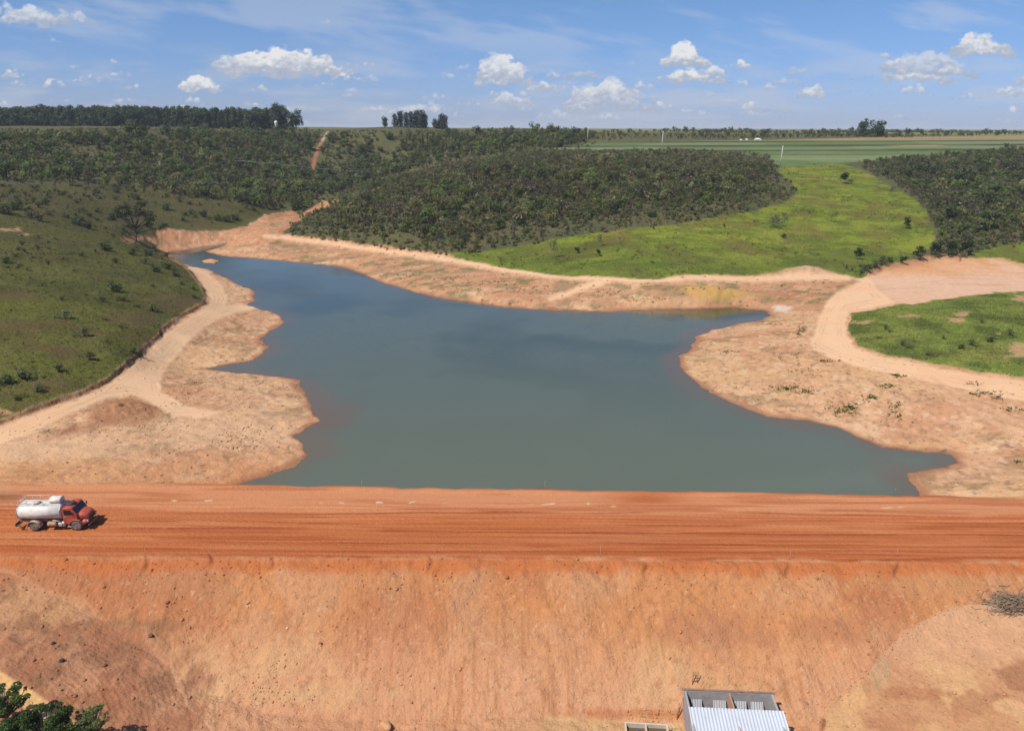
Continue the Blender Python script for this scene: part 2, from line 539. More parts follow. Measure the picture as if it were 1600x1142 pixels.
# ------------------------------------------------------------------ terrain: regions
wu = (fbm(GX / 3.2, GY / 3.2, 3, 21) - 0.5); wv = (fbm(GX / 3.2, GY / 3.2, 3, 22) - 0.5)
pxm = np.clip(FPX / np.maximum(GY, 30), 1, 20)               # pixels to a metre
QU = PU + wu * np.minimum(2.2 * pxm, 16); QV = PV + wv * np.minimum(1.0 * pxm, 7)
VEG_PX = [(-900, 1050), (-300, 790), (-120, 718), (0, 664), (60, 641), (130, 616), (168, 598), (200, 572), (235, 540), (262, 513), (290, 492),
          (320, 476), (322, 462), (316, 448), (300, 426), (285, 411), (272, 404), (256, 394), (240, 384), (228, 374), (196, 374), (204, 370), (242, 372),
          (243, 360), (262, 357), (300, 362), (345, 360), (385, 354), (412, 336), (455, 329), (468, 336), (500, 318), (530, 311), (528, 318), (500, 328),
          (475, 340), (458, 350), (440, 366), (520, 378), (590, 388), (640, 395), (670, 399), (700, 402), (730, 408), (790, 418), (850, 427), (900, 432),
          (1000, 436), (1100, 432), (1200, 428), (1216, 421), (1262, 418), (1300, 424), (1335, 431), (1355, 432), (1375, 421), (1420, 412), (1470, 403),
          (1520, 405), (1562, 402), (1600, 408), (2300, 430), (2300, 150), (-900, 150)]
MEADOW_PX = [(700, 402), (760, 395), (820, 385), (900, 370), (1000, 358), (1060, 352), (1120, 340), (1180, 330), (1225, 318), (1247, 300),
             (1237, 285), (1212, 268), (1225, 258), (1280, 254), (1320, 258), (1345, 265), (1380, 285), (1410, 300), (1430, 312), (1447, 330),
             (1453, 350), (1462, 370), (1458, 388), (1440, 398), (1420, 412), (1370, 425), (1345, 435), (1300, 427), (1260, 422), (1215, 424),
             (1200, 430), (1100, 435), (1000, 440), (900, 436), (850, 431), (790, 421), (730, 411)]
MEADOW2_PX = [(1508, 403), (1540, 391), (1600, 382), (2100, 372), (2100, 430), (1600, 412), (1560, 404)]
MEADOWR_PX = [(1326, 491), (1400, 478), (1480, 467), (1560, 458), (1600, 458), (2200, 430), (2200, 720), (1600, 592), (1530, 581), (1450, 567),
              (1380, 553), (1341, 541), (1327, 521)]
CROP_PX = [(858, 233), (920, 224), (1030, 221), (1200, 219), (1400, 214), (1600, 210), (2300, 200), (2300, 226), (1600, 232), (1540, 236), (1470, 240),
           (1400, 247), (1345, 253), (1300, 257), (1215, 260), (1200, 245), (1150, 240), (1060, 236), (980, 239), (920, 241)]
ROADL_PX = [(-400, 850), (-400, 822), (0, 669), (60, 646), (110, 629), (160, 607), (195, 581), (230, 549), (262, 519), (295, 495), (323, 480), (330, 468),
            (320, 448), (302, 426), (292, 418), (306, 417), (326, 426), (345, 445), (355, 464), (353, 478), (385, 476), (404, 480), (370, 488),
            (345, 497), (320, 512), (295, 532), (275, 555), (258, 578), (248, 598), (252, 612), (275, 628), (300, 637), (345, 644), (305, 653),
            (268, 651), (256, 640), (235, 628), (205, 617), (168, 620), (120, 641), (80, 661), (40, 680), (0, 693)]
ROADR_PX = [(1318, 427), (1345, 441), (1311, 455), (1290, 475), (1278, 500), (1274, 520), (1264, 536), (1272, 546), (1300, 560), (1350, 575), (1420, 590),
            (1500, 606), (1600, 628), (2200, 770), (2200, 722), (1600, 597), (1520, 584), (1440, 571), (1380, 558), (1338, 545), (1323, 525), (1320, 500),
            (1326, 488), (1400, 473), (1370, 452), (1362, 438), (1345, 431)]
CLEAR_PX = [(1352, 434), (1375, 421), (1420, 412), (1470, 403), (1520, 405), (1562, 402), (1600, 408), (2200, 424), (2200, 434), (1600, 459), (1560, 459),
            (1480, 468), (1400, 479), (1326, 491), (1335, 470), (1350, 450)]
ROADF = [(413, 369, 1.5), (440, 371, 2.5), (500, 381, 3), (560, 391, 3.5), (620, 399, 4), (680, 406, 4), (740, 416, 4.5), (800, 426, 4.5), (860, 434, 5),
         (920, 439, 5), (1000, 441, 5), (1080, 440, 4.5), (1160, 437, 4.5), (1240, 434, 4.5), (1325, 434, 5)]
ROADF2 = [(860, 472, 3), (890, 462, 4), (920, 452, 4), (950, 444, 4)]
ROADN = [(-120, 985, 10), (-10, 1060, 15), (50, 1095, 15), (100, 1130, 13), (140, 1160, 12)]
CREST_PX = [(-900, 760), (-300, 756), (0, 752), (60, 757), (130, 756), (380, 756), (800, 763), (1000, 765), (1200, 767), (1430, 771), (1520, 777), (1600, 779),
            (2300, 806), (2300, 890), (1600, 880), (800, 873), (0, 868), (-900, 866)]
FACE_PX = [(-900, 864), (0, 868), (800, 873), (1600, 880), (2300, 888), (2300, 910), (1600, 936), (1520, 944), (1480, 952), (1440, 975), (1410, 995), (1375, 1030), (1345, 1062),
           (1310, 1095), (1285, 1125), (1270, 1170), (1150, 1180), (1000, 1180), (340, 1180), (325, 1130), (290, 1060), (265, 1020), (220, 985), (150, 962), (125, 938),
           (80, 925), (30, 905), (0, 893), (-900, 880)]

s_veg = sdf(VEG_PX, QU, QV)
s_veg0 = sdf(VEG_PX, PU, PV)
s_mead = np.minimum(sdf(MEADOW_PX, QU, QV), sdf(MEADOW2_PX, QU, QV))
s_mr = sdf(MEADOWR_PX, QU, QV)
s_crop = sdf(CROP_PX, PU, PV)
qu, qv = lerp(PU, QU, 0.4), lerp(PV, QV, 0.4)
s_rl = sdf(ROADL_PX, qu, qv)
s_rr = sdf(ROADR_PX, qu, qv)
s_rf = np.minimum(pline(ROADF, qu, qv), pline(ROADF2, qu, qv))
s_rn = pline(ROADN, qu, qv)
s_clr = sdf(CLEAR_PX, QU, QV)
ku, kv = lerp(PU, QU, 0.25), lerp(PV, QV, 0.25)
s_crest = sdf(CREST_PX, ku, kv + (fbm(GX / 2.0, GY / 1.2, 4, 29) - .5) * 12 * (PV > 840))
lw = sstep(620, 420, PU); lw = .3 + .7 * lw
s_face = sdf(FACE_PX, PU + (wu * 34 + (fbm(GX / 9, GY / 9, 3, 25) - .5) * 40) * lw, PV + (wv * 30 + (fbm(GX / 9, GY / 9, 3, 26) - .5) * 34) * sstep(885, 925, PV) * lw)
beyond = GY > 700

# relief: banks, spoil heaps, ruts
lefthill = (PU < 340) & (PV > 400)
bank = np.where(lefthill, sstep(1.5, -2.5, s_veg0 + (fbm(GX / 1.5, GY / 1.5, 2, 27) - .5) * 6) * (.15 + .6 * fbm(GX / 5, GY / 5, 2, 28)), sstep(3, -5, s_veg0) * .9) * sstep(330, 120, GY)
Z += np.where(beyond, 0, bank)
Z += 0.35 * sstep(3, -6, s_mr) * (GY < 400)
lump = fbm(GX / 1.3, GY / 1.3, 4, 50) - 0.5
bare = (s_veg > 0) & (GY < 420) & (ws > -3)
Z += np.where(bare, lump * 0.34 * sstep(-0.5, 2.5, ws) * (1 - sstep(2, -3, np.minimum(s_rl, np.minimum(s_rr, s_rf)))) * (1 - sstep(3, -3, s_crest)), 0)
spoil = sstep(1, 0, np.hypot((PU - 200) / 62, (PV - 641) / 22))
Z += spoil * (0.35 + 1.0 * (fbm(GX / 0.8, GY / 0.8, 3, 60) - 0.35)) * sstep(1, 0.35, np.hypot((PU - 200) / 62, (PV - 641) / 22))
ridge_r = np.exp(-(sdf(CLEAR_PX, PU, PV) / 5.0) ** 2) * ((PV < 432) & (PU > 1345) & (PU < 1500))
Z += ridge_r * 1.1 * (0.5 + fbm(GX / 2, GY / 2, 3, 61))
fbz = sstep(440, 520, PU) * sstep(1200, 1060, PU) * sstep(505, 490, PV) * (GY > 120)
Z += fbz * (.9 * sstep(.5, 4.5, ws) * (.4 + 1.1 * fbm(GX / 12, GY / 12, 3, 63)) * sstep(40, 18, ws))
Z += 2.3 * np.exp(-((PU - 1110) / 90) ** 2 - ((PV - 467) / 7.5) ** 2) * sstep(.2, 3.0, ws)
heap = np.exp(-((PU - 1262) / 38) ** 2 - ((PV - 424) / 5.5) ** 2)
Z += heap * 1.2 * (0.6 + fbm(GX / 2, GY / 2, 3, 62))
faceband = sstep(2, -4, s_face)
Z += faceband * (fbm(GX / 0.8, GY / 0.8, 4, 70) - 0.5) * 0.2
Z += faceband * (fbm(GX / 5, GY / 5, 4, 71) - 0.5) * 0.45
crest_w = sstep(1, -3, s_crest)
lanes = fbm(GX / 26.0, (GY - ne) / 0.42, 3, 80) - 0.5
wheel_zone = sstep(11.5, 9.0, GY - ne) * sstep(-0.5, 1.2, GY - ne)
chev = np.sin((GX * 1.15 + 3.0 * lanes + (GY - ne) * 3.2) * 2 * math.pi / 0.85)
Z += crest_w * (lanes * 0.16 * (0.25 + wheel_zone) + 0.010 * chev * wheel_zone)
f_arc = fbm(GX / 4, GY / 4, 2, 84)
rills = [(228, 872), (330, 870), (425, 873), (672, 874), (938, 880), (1010, 883), (1232, 886), (1402, 882)]
rill = np.zeros_like(Z)
for (ru, rv) in rills:
    rill += np.exp(-((PU - ru - 3 * np.sin(PV / 6.0)) / 3.2) ** 2 - (np.maximum(0, PV - rv - 5) / 10) ** 2 - (np.minimum(0, PV - rv) / 5) ** 2)
Z -= 0.2 * np.clip(rill, 0, 1) * (.4 + fbm(GX / .6, GY / .6, 2, 82))
arc_r = np.hypot(GX - float(unp(-70., 1190., -4.0)[0]), GY - float(unp(-70., 1190., -4.0)[1]))
arc_m = sstep(.44, .58, fbm(GX / 3.2, GY / 3.2, 3, 83)) * (PU < 300) * (GY < ne - 3)
Z += .011 * arc_m * np.sin(arc_r * 2 * math.pi / .42 + 3 * f_arc)
Z += (PU < 420) * (GY < ne - 2) * (fbm(GX / .5, GY / .5, 3, 85) - .5) * .14

def ground_z(x, y):
    x = np.atleast_1d(np.asarray(x, float)); y = np.atleast_1d(np.asarray(y, float))
    i = np.clip(np.searchsorted(YR, y) - 1, 0, NR - 2)
    fy = np.clip((y - YR[i]) / (YR[i + 1] - YR[i]), 0, 1)
    t = np.clip((x / y - TR[0]) / (TR[1] - TR[0]), 0, NT - 1.001)
    j = t.astype(int); fx = t - j
    return ((Z[i, j] * (1 - fx) + Z[i, j + 1] * fx) * (1 - fy) + (Z[i + 1, j] * (1 - fx) + Z[i + 1, j + 1] * fx) * fy)


def hit(u, v):
    """where the sight line through a pixel meets the ground"""
    d = ray(float(u), float(v)); d = d / d[1]
    yy = np.concatenate([np.arange(30, 300, 0.25), np.arange(300, 1500, 1.0)])
    zz = HC + d[2] * yy
    g = ground_z(d[0] * yy, yy)
    b = np.nonzero(zz <= g)[0]
    i = b[0] if len(b) else len(yy) - 1
    return float(d[0] * yy[i]), float(yy[i]), float(g[i])

# ------------------------------------------------------------------ terrain: colour of the soil and cover itself
f_big = fbm(GX / 18, GY / 18, 4, 100)
f_mid = fbm(GX / 4.5, GY / 4.5, 4, 101)
f_sm = fbm(GX / 1.1, GY / 1.1, 4, 102)
f_far = fbm(GX / 60, GY / 60, 4, 103)
f_str = fbm(GX / 9, GY / 1.6, 4, 104)


def mixc(base, col, m):
    return base + (np.asarray(col) - base) * np.clip(m, 0, 1)[..., None]


col = np.zeros(Z.shape + (3,))
col[:] = C(226, 176, 132)
col = mixc(col, C(218, 162, 120), sstep(.45, .62, f_big))
col = mixc(col, C(234, 190, 146), sstep(.52, .72, f_mid) * .8)
col = mixc(col, C(206, 158, 118), sstep(.56, .72, f_str) * .6)
col = mixc(col, C(176, 132, 98), sstep(.60, .75, f_sm) * .5)
col = mixc(col, C(224, 180, 128), sstep(.5, .75, fbm(GX / 11, GY / 7, 3, 105)) * .4)
# far end of the bank is redder, right bank warmer
col = mixc(col, C(205, 140, 98), sstep(430, 360, PV) * sstep(1200, 700, PU) * (GY < 420) * .6)
col = mixc(col, C(178, 118, 80), sstep(20, 2, np.hypot((PU - 1215) / 4, PV - 463)) * .8)
# dry stubble on the banks
stub = sstep(.5, .66, fbm(GX / 3, GY / 2, 4, 110)) * sstep(.45, .6, fbm(GX / 14, GY / 10, 3, 111))
ds_up = GY > fe - 2
bankmask = (ws > 1.2) & (s_crest > 4) & (GY > 76)
col = mixc(col, C(128, 110, 70), stub * bankmask * .45)
speck = fbm(GX / .75, GY / 1.0, 3, 112)
col = mixc(col, C(150, 112, 84), sstep(.62, .72, speck) * bankmask * .45)
col = mixc(col, C(240, 204, 166), sstep(.64, .74, fbm(GX / .9, GY / 1.3, 3, 113)) * bankmask * .5)
fb_zone = (PU > 420) & (PV < 486) & (GY > 120)
col = mixc(col, C(198, 144, 106), fb_zone * sstep(.34, .54, fbm(GX / 10, GY / 5, 4, 114)) * .7)
col = mixc(col, C(160, 134, 100), fb_zone * sstep(.54, .66, fbm(GX / 7, GY / 3.2, 4, 115)) * .75)
col = mixc(col, C(112, 116, 66), fb_zone * sstep(.60, .68, fbm(GX / 4, GY / 2.4, 4, 116)) * bankmask * .6)
col = mixc(col, C(218, 172, 96), sstep(1.2, .5, np.hypot((PU - 1120) / 80, (PV - 467) / 8) + (f_mid - .5)) * .75)
col = mixc(col, C(232, 212, 190), sstep(1.2, .5, np.hypot((PU - 1222) / 18, (PV - 482) / 5) + (f_sm - .5)) * .8)
redbank = np.exp(-((s_veg0 - 3.0) / 3.0) ** 2) * (PU > 430) * (PU < 1330) * (GY > 120)
col = mixc(col, C(196, 118, 82), redbank * .65 * (.4 + f_mid))
col = mixc(col, C(214, 146, 96), (PU < 480) * sstep(690, 745, PV + (f_mid - .5) * 50) * (GY < 120) * (ds_up) * .55)
# wet soil next to the water
col = mixc(col, C(160, 104, 76), sstep(1.9, 0.2, ws_n + 2.4 * (f_mid - .5)) * .65)
col = mixc(col, C(104, 72, 58), sstep(0.5, -0.1, ws_n) * .8 * sstep(.3, .6, f_mid))
# spoil heap and worked ground at the left
col = mixc(col, C(176, 122, 84), sstep(1.15, .7, np.hypot((PU - 198) / 66, (PV - 642) / 24) + (f_sm - .5) * .5) * .8)
col = mixc(col, C(172, 118, 84), sstep(9, -2, pline([(60, 690, 3), (120, 672, 5), (170, 657, 4)], PU, PV)) * .7 * (0.4 + f_sm))
# lakebed
col = mixc(col, C(120, 88, 66), sstep(0, -1, ws_n))
col = mixc(col, C(222, 168, 122), sstep(.4, -.6, isl) * .9)
# clearing on the right
col = mixc(col, mixc(np.broadcast_to(C(234, 186, 146), col.shape), C(234, 190, 156), sstep(.4, .6, f_big)), sstep(2, -2, s_clr))
col = mixc(col, C(222, 166, 112), sstep(2, -2, s_clr) * sstep(.45, .65, f_mid) * sstep(436, 418, PV))
col = mixc(col, C(212, 158, 116), sstep(2, -2, s_clr) * sstep(.55, .7, f_str) * .45)
col = mixc(col, C(226, 160, 100), sstep(2, -2, s_clr) * sstep(434, 420, PV + (f_mid - .5) * 14) * sstep(1640, 1380, PU) * .7)
col = mixc(col, C(178, 128, 96), np.clip(ridge_r * 1.2, 0, 1) * (.4 + f_sm))
col = mixc(col, C(232, 200, 160), np.clip(heap, 0, 1) * .6)
# downstream ground
ds = GY < ne + 2
low = ds & (s_face > 0)
col = np.where(low[..., None], mixc(mixc(np.broadcast_to(C(206, 152, 108), col.shape), C(186, 126, 90), sstep(.45, .62, f_big)), C(218, 170, 120), sstep(.5, .7, f_mid)), col)
rs = low & (PU > 1000)
col = mixc(col, C(224, 172, 130), rs * sstep(1090, 1000, PV + (f_mid - .5) * 60) * .7)
for (a, b, ra, rb, c_) in ((1590, 1055, 46, 24, (172, 118, 84)), (1440, 1083, 60, 10, (186, 128, 90)), (1530, 1100, 70, 22, (188, 132, 94)), (1390, 1130, 60, 18, (196, 138, 100)), (1255, 1135, 45, 14, (170, 105, 66)), (1287, 1128, 8, 14, (134, 74, 44)), (1372, 1050, 16, 24, (202, 160, 118)), (1330, 1085, 26, 24, (222, 172, 120)), (1580, 1105, 26, 14, (226, 178, 128))):
    col = mixc(col, C(*c_), sstep(1.25, .75, np.hypot((PU - a) / ra, (PV - b) / rb) + (f_sm - .5) * 1.4 + (f_mid - .5) * 1.4) * (low | (s_face < 0)) * .75)
ls = low & (PU < 420)
col = mixc(col, C(184, 124, 88), ls * .7)
col = mixc(col, C(214, 162, 114), ls * sstep(1.5, .4, np.hypot((PU - 60) / 82, (PV - 950) / 28) + (f_mid - .5) * 1.5 + (f_sm - .5)) * .7)
col = mixc(col, C(176, 118, 88), ls * sstep(.46, .58, f_mid) * .55)
col = mixc(col, C(160, 116, 84), ls * sstep(.5, .62, fbm(GX / 2.2, GY / 2.2, 4, 125)) * .6)
col = mixc(col, C(214, 158, 118), ls * sstep(.55, .68, fbm(GX / 1.5, GY / 1.5, 4, 126)) * .5)
# dam face
fcol = np.zeros_like(col); fcol[:] = C(216, 148, 96)
fcol = mixc(fcol, C(198, 128, 84), sstep(.42, .62, f_big))
fcol = mixc(fcol, C(218, 160, 116), sstep(.5, .68, f_mid) * .6)
fcol = mixc(fcol, C(202, 146, 104), sstep(.52, .72, fbm(GX / 3.6, GY / 4.5, 4, 120)) * .5)
fcol = mixc(fcol, C(224, 180, 124), sstep(.56, .72, fbm(GX / 6.5, GY / 4, 4, 121)) * sstep(960, 1060, PV) * .8)
fcol = mixc(fcol, C(226, 168, 126), sstep(930, 1080, PV + (f_big - .5) * 120) * .7)
fcol = mixc(fcol, C(176, 114, 74), sstep(.62, .74, fbm(GX / .4, GY / .4, 3, 122)) * .35)
fcol = mixc(fcol, C(190, 124, 78), sstep(.5, .68, fbm(GX / .32, GY / 4.5, 3, 127)) * sstep(.4, .6, fbm(GX / 4, GY / 5, 3, 128)) * .45)
fcol = mixc(fcol, C(232, 190, 148), sstep(.72, .82, fbm(GX / .28, GY / .28, 2, 123)) * .4)
top = sstep(903, 886, PV - (PU - 800) * .006 + (fbm(GX / 2.2, GY / 3, 3, 124) - .5) * 26)
fcol = mixc(fcol, C(208, 122, 70), top * .9)
for (a, b, ra, rb, c_) in ((230, 1040, 75, 60, (170, 112, 76)), (200, 990, 70, 28, (158, 116, 80)), (300, 1085, 45, 55, (166, 110, 82)), (250, 1115, 70, 30, (176, 116, 82)),
                           (350, 1085, 60, 16, (228, 182, 128)), (460, 1085, 90, 24, (224, 176, 126)), 
                           (910, 1134, 150, 11, (226, 184, 130)), (1020, 1112, 90, 10, (196, 120, 74)), (1480, 915, 80, 16, (208, 148, 100)), (1120, 985, 90, 26, (196, 132, 94)), (1300, 985, 70, 20, (192, 128, 90)), (70, 905, 60, 16, (196, 132, 92))):
    fcol = mixc(fcol, C(*c_), sstep(1.4, .5, np.hypot((PU - a) / ra, (PV - b) / rb) + (f_sm - .5) * 1.5 + (f_mid - .5) * 1.6) * .6)
# crest
ccol = np.zeros_like(col); ccol[:] = C(206, 120, 68)
ccol = mixc(ccol, C(220, 142, 92), sstep(.44, .6, fbm(GX / 12, (GY - ne) / .6, 4, 130)) * .7)
ccol = mixc(ccol, C(226, 154, 108), sstep(8.2, 9.6, GY - ne + (f_mid - .5) * 1.2) * .85)
ccol = mixc(ccol, C(206, 126, 78), sstep(-1.0, -.3, GY - fe) * .9)
ccol = mixc(ccol, C(180, 94, 50), wheel_zone * sstep(.03, .17, -lanes) * .8 * sstep(.3, .6, fbm(GX / 9, GY / 2, 3, 134)))
ccol = mixc(ccol, C(186, 98, 52), np.exp(-((GY - ne - 1.0) / .9) ** 2) * .8)
ccol = mixc(ccol, C(186, 104, 60), wheel_zone * sstep(.0, 1, chev) * sstep(0, .12, lanes) * .35)
ccol = mixc(ccol, C(190, 108, 66), sstep(.55, .68, fbm(GX / 14, GY / .9, 3, 131)) * .55)
for od, wd, st, sd_ in ((.55, .16, .8, 1), (1.5, .14, .6, 2), (2.3, .10, .5, 3), (3.1, .16, .8, 4), (4.2, .10, .5, 5), (5.0, .18, .9, 6), (5.9, .10, .6, 7), (6.8, .15, .8, 8), (7.7, .12, .7, 9), (8.9, .16, .9, 10), (10.2, .10, .4, 11), (11.6, .1, .35, 12)):
    wob = (fbm(GX / 24, GX * 0 + sd_ * 3.7, 3, 700 + sd_) - .5) * 1.6
    ln = np.exp(-((GY - ne - od - wob) / wd) ** 2) * np.clip(2.2 * fbm(GX / 7, GX * 0 + sd_, 3, 720 + sd_) - .5, 0, 1) * (.55 + .9 * fbm(GX / .35, GY / .35, 2, 741))
    ccol = mixc(ccol, C(164, 80, 40), ln * st)
    ccol = mixc(ccol, C(226, 146, 98), np.exp(-((GY - ne - od - wob - wd * 2) / wd) ** 2) * st * .45)
wet = np.exp(-((PU - 1010) / 60) ** 2 - ((PV - 780) / 16) ** 2)
ccol = mixc(ccol, C(196, 112, 66), wet * sstep(.4, .6, f_str) * 1.0)
clus = np.exp(-((PU - 590) / 75) ** 2) + np.exp(-((PU - 900) / 60) ** 2) + .8 * np.exp(-((PU - 300) / 60) ** 2) + .5 * np.exp(-((PU - 1390) / 40) ** 2)
chalk = sstep(.60, .72, fbm(GX / .9, GX * 0 + 4, 3, 132) + .16 * (clus - .6)) * np.exp(-((PV - 781.5 - (PU - 300) * .011 - 7 * (fbm(GX / 2.5, GX * 0, 2, 133) - .5)) / .9) ** 2) * np.clip(clus, 0, 1)
ccol = mixc(ccol, C(246, 212, 172), np.clip(chalk * 1.6, 0, 1))
col = mixc(col, fcol, sstep(10 * lw, -10 * lw, s_face))
col = mixc(col, ccol, np.where(PV > 830, sstep(5, -6, s_crest), sstep(1.5, -1.5, s_crest)))
col = mixc(col, C(214, 160, 112), sstep(60, -10, PU) * sstep(792, 760, PV + (f_mid - .5) * 20) * sstep(2, -2, s_crest) * .8)
col = mixc(col, C(128, 78, 46), sstep(90, 0, PU) * np.exp(-((PV - 776) / 9) ** 2) * sstep(.4, .6, f_str) * .7)
col = mixc(col, C(150, 88, 54), np.clip(rill, 0, 1) * .4)
# dirt roads
rutm = fbm(GX / 7, GY / 7, 3, 140)
rcol = np.zeros_like(col); rcol[:] = C(244, 198, 154)
rcol = mixc(rcol, C(240, 190, 146), sstep(.5, .65, rutm) * .6)
rcol = mixc(rcol, C(238, 198, 156), sstep(.55, .7, f_mid) * .6)
s_road = np.minimum(np.minimum(s_rl, s_rr), s_rf)
edge_r = np.exp(-((s_road - 1.5) / 2.2) ** 2) * (.3 + f_mid)
col = mixc(col, C(190, 136, 98), edge_r * .35 * (s_crest > 3))
spread = sstep(1.2, .3, np.hypot((PU - 360) / 150, (PV - 672) / 34) + (f_mid - .5) * .9) + sstep(1.2, .3, np.hypot((PU - 70) / 140, (PV - 700) / 26) + (f_mid - .5) * .9)
col = mixc(col, C(234, 188, 146), np.clip(spread, 0, 1) * (ws > 1) * .75)
col = mixc(col, rcol, sstep(5, -3.5, s_road + (f_sm - .5) * 6))
for sd_ in (s_rl, s_rr):
    for off in (-7, -12):
        col = mixc(col, C(208, 154, 112), np.exp(-((sd_ - off) / .8) ** 2) * (.05 + 1.3 * np.clip(f_mid - .35, 0, .5)))
col = mixc(col, C(240, 190, 128), sstep(3, -3, s_rn) * (GY < 60))
tracks = np.minimum(pline([(1440, 592, 2), (1500, 630, 2.2), (1560, 664, 2.6), (1640, 700, 3)], qu, qv), pline([(1455, 590, 2), (1520, 628, 2.2), (1580, 655, 2.6), (1660, 690, 3)], qu, qv))
col = mixc(col, C(226, 178, 138), sstep(2, -1, tracks) * .7)
# cover
veg = sstep(1.2, -1.2, s_veg) * (~beyond) + beyond
vcol = np.zeros_like(col); vcol[:] = C(106, 106, 46)
vcol = mixc(vcol, C(92, 92, 44), sstep(.42, .6, f_big))
vcol = mixc(vcol, C(112, 108, 58), sstep(.5, .7, f_mid) * .7)
vcol = mixc(vcol, C(104, 82, 54), sstep(.55, .72, fbm(GX / 12, GY / 8, 4, 150)) * .6)
vcol = mixc(vcol, C(92, 84, 54), sstep(470, 300, PV) * .6)
hillB = (PU > 440) & (GY < 700) | (PV < 290)
vcol = mixc(vcol, C(104, 102, 66), hillB * .8)
vcol = mixc(vcol, C(112, 98, 66), hillB * sstep(.52, .7, f_mid) * .6)
vcol = mixc(vcol, C(84, 88, 58), hillB * sstep(.5, .62, f_big) * .6)
col = mixc(col, vcol, veg)
lip = lefthill * (.3 + 1.1 * f_sm)
col = mixc(col, C(196, 152, 116), lip * sstep(-5.5, -3, s_veg0 + (f_sm - .5) * 5) * sstep(-.5, -2, s_veg0 + (f_sm - .5) * 5) * .6)
col = mixc(col, C(150, 86, 56), lip * sstep(-1.8, -.8, s_veg0 + (f_sm - .5) * 5) * sstep(1.0, .1, s_veg0 + (f_sm - .5) * 5) * .8)
scar = sstep(1, 0.4, np.hypot((PU - 515) / 22, (PV - 318) / 9) + (f_sm - .5) * 1.2 + (f_mid - .5))
col = mixc(col, C(200, 160, 110), scar * .8)
for (a, b, ra, rb) in ((10, 362, 12, 3), (28, 362, 5, 4), (45, 370, 14, 2), (6, 648, 20, 5), (205, 374, 14, 7), (895, 232, 12, 2), (905, 241, 14, 3), (945, 239, 6, 2)):
    col = mixc(col, C(206, 160, 116), sstep(1.3, .5, np.hypot((PU - a) / ra, (PV - b) / rb) + (f_sm - .5) * 2.5 + (f_mid - .5)) * .7 * veg)
gully = pline([(489, 262, 3), (493, 244, 3.2), (500, 226, 2.2), (512, 207, 1)], qu, qv)
col = mixc(col, C(178, 118, 90), sstep(1.5, -1.5, gully))
col = mixc(col, C(216, 190, 160), sstep(1.5, -1.5, gully) * sstep(228, 214, PV))
# meadows
mcol = np.zeros_like(col); mcol[:] = C(138, 148, 48)
mcol = mixc(mcol, C(116, 128, 46), sstep(.42, .6, f_str))
mcol = mixc(mcol, C(152, 154, 60), sstep(.5, .68, fbm(GX / 14, GY / 10, 4, 160)) * .7)
mcol = mixc(mcol, C(108, 100, 46), sstep(.58, .72, fbm(GX / 9, GY / 6, 4, 161)) * .6)
mcol = mixc(mcol, C(96, 84, 46), (sstep(9, -1, pline([(865, 405, 3), (900, 395, 4), (940, 385, 3), (975, 380, 3)], QU, QV)) + sstep(5, -1, pline([(870, 414, 1), (925, 402, 2)], QU, QV))) * .75)
mcol = mixc(mcol, C(96, 104, 46), sstep(.56, .66, fbm(GX / 5, GY / 4, 4, 162)) * .55)
mcol = mixc(mcol, C(128, 112, 60), sstep(.57, .67, fbm(GX / 11, GY / 6, 4, 163)) * .6)
mcol = mixc(mcol, C(92, 108, 44), sstep(370, 425, PV + (f_big - .5) * 60) * .6)
col = mixc(col, mcol, sstep(1.5, -1.5, s_mead))
gcol = np.zeros_like(col); gcol[:] = C(130, 142, 64)
gcol = mixc(gcol, C(104, 116, 54), sstep(.45, .62, f_mid))
gcol = mixc(gcol, C(146, 148, 72), sstep(.5, .68, fbm(GX / 8, GY / 5, 4, 165)) * .8)
gcol = mixc(gcol, C(110, 96, 58), sstep(.6, .72, f_str) * .5)
col = mixc(col, gcol, sstep(1.5, -1.5, s_mr))
for (a, b, ra, rb) in ((1600, 553, 26, 12), (1504, 493, 12, 5), (1492, 503, 12, 4), (1350, 506, 20, 3), (1600, 470, 16, 8), (1425, 496, 18, 2.5), (1562, 524, 7, 4)):
    col = mixc(col, C(206, 160, 120), sstep(1.2, .6, np.hypot((PU - a) / ra, (PV - b) / rb) + (f_sm - .5) * 2.2 + (f_mid - .5)) * sstep(1, -1, s_mr) * .75)
# crop strips on the plateau
kcol = np.zeros_like(col); kcol[:] = C(124, 138, 92)
strip = PV + (PU - 1200) * .004
kcol = mixc(kcol, C(102, 126, 72), sstep(.45, .6, vnoise(GX / 60, strip / 4.5, 170)))
kcol = mixc(kcol, C(128, 140, 98), sstep(.5, .7, f_far) * .6)
for sv, wd, c_ in ((221.5, 1.1, (74, 68, 48)), (228, 1.3, (80, 68, 48)), (235.5, 1.4, (80, 72, 50)), (218, 2.0, (158, 138, 96)), (242, 1.2, (96, 104, 66)), (249, 1.5, (146, 140, 92))):
    kcol = mixc(kcol, C(*c_), np.exp(-((strip - sv) / wd) ** 2) * (.8 + .8 * vnoise(GX / 40, GY * 0 + sv, 171)) * .85)
kcol = mixc(kcol, C(170, 142, 98), sstep(1240, 1330, PU) * np.exp(-((PV - 219 + (PU - 1250) * .015) / 2.6) ** 2) * .8)
kcol = mixc(kcol, C(186, 138, 100), np.exp(-((strip - 229) / 1.0) ** 2) * sstep(1380, 1420, PU) * sstep(1490, 1460, PU))
col = mixc(col, kcol, sstep(1.0, -1.0, s_crop))
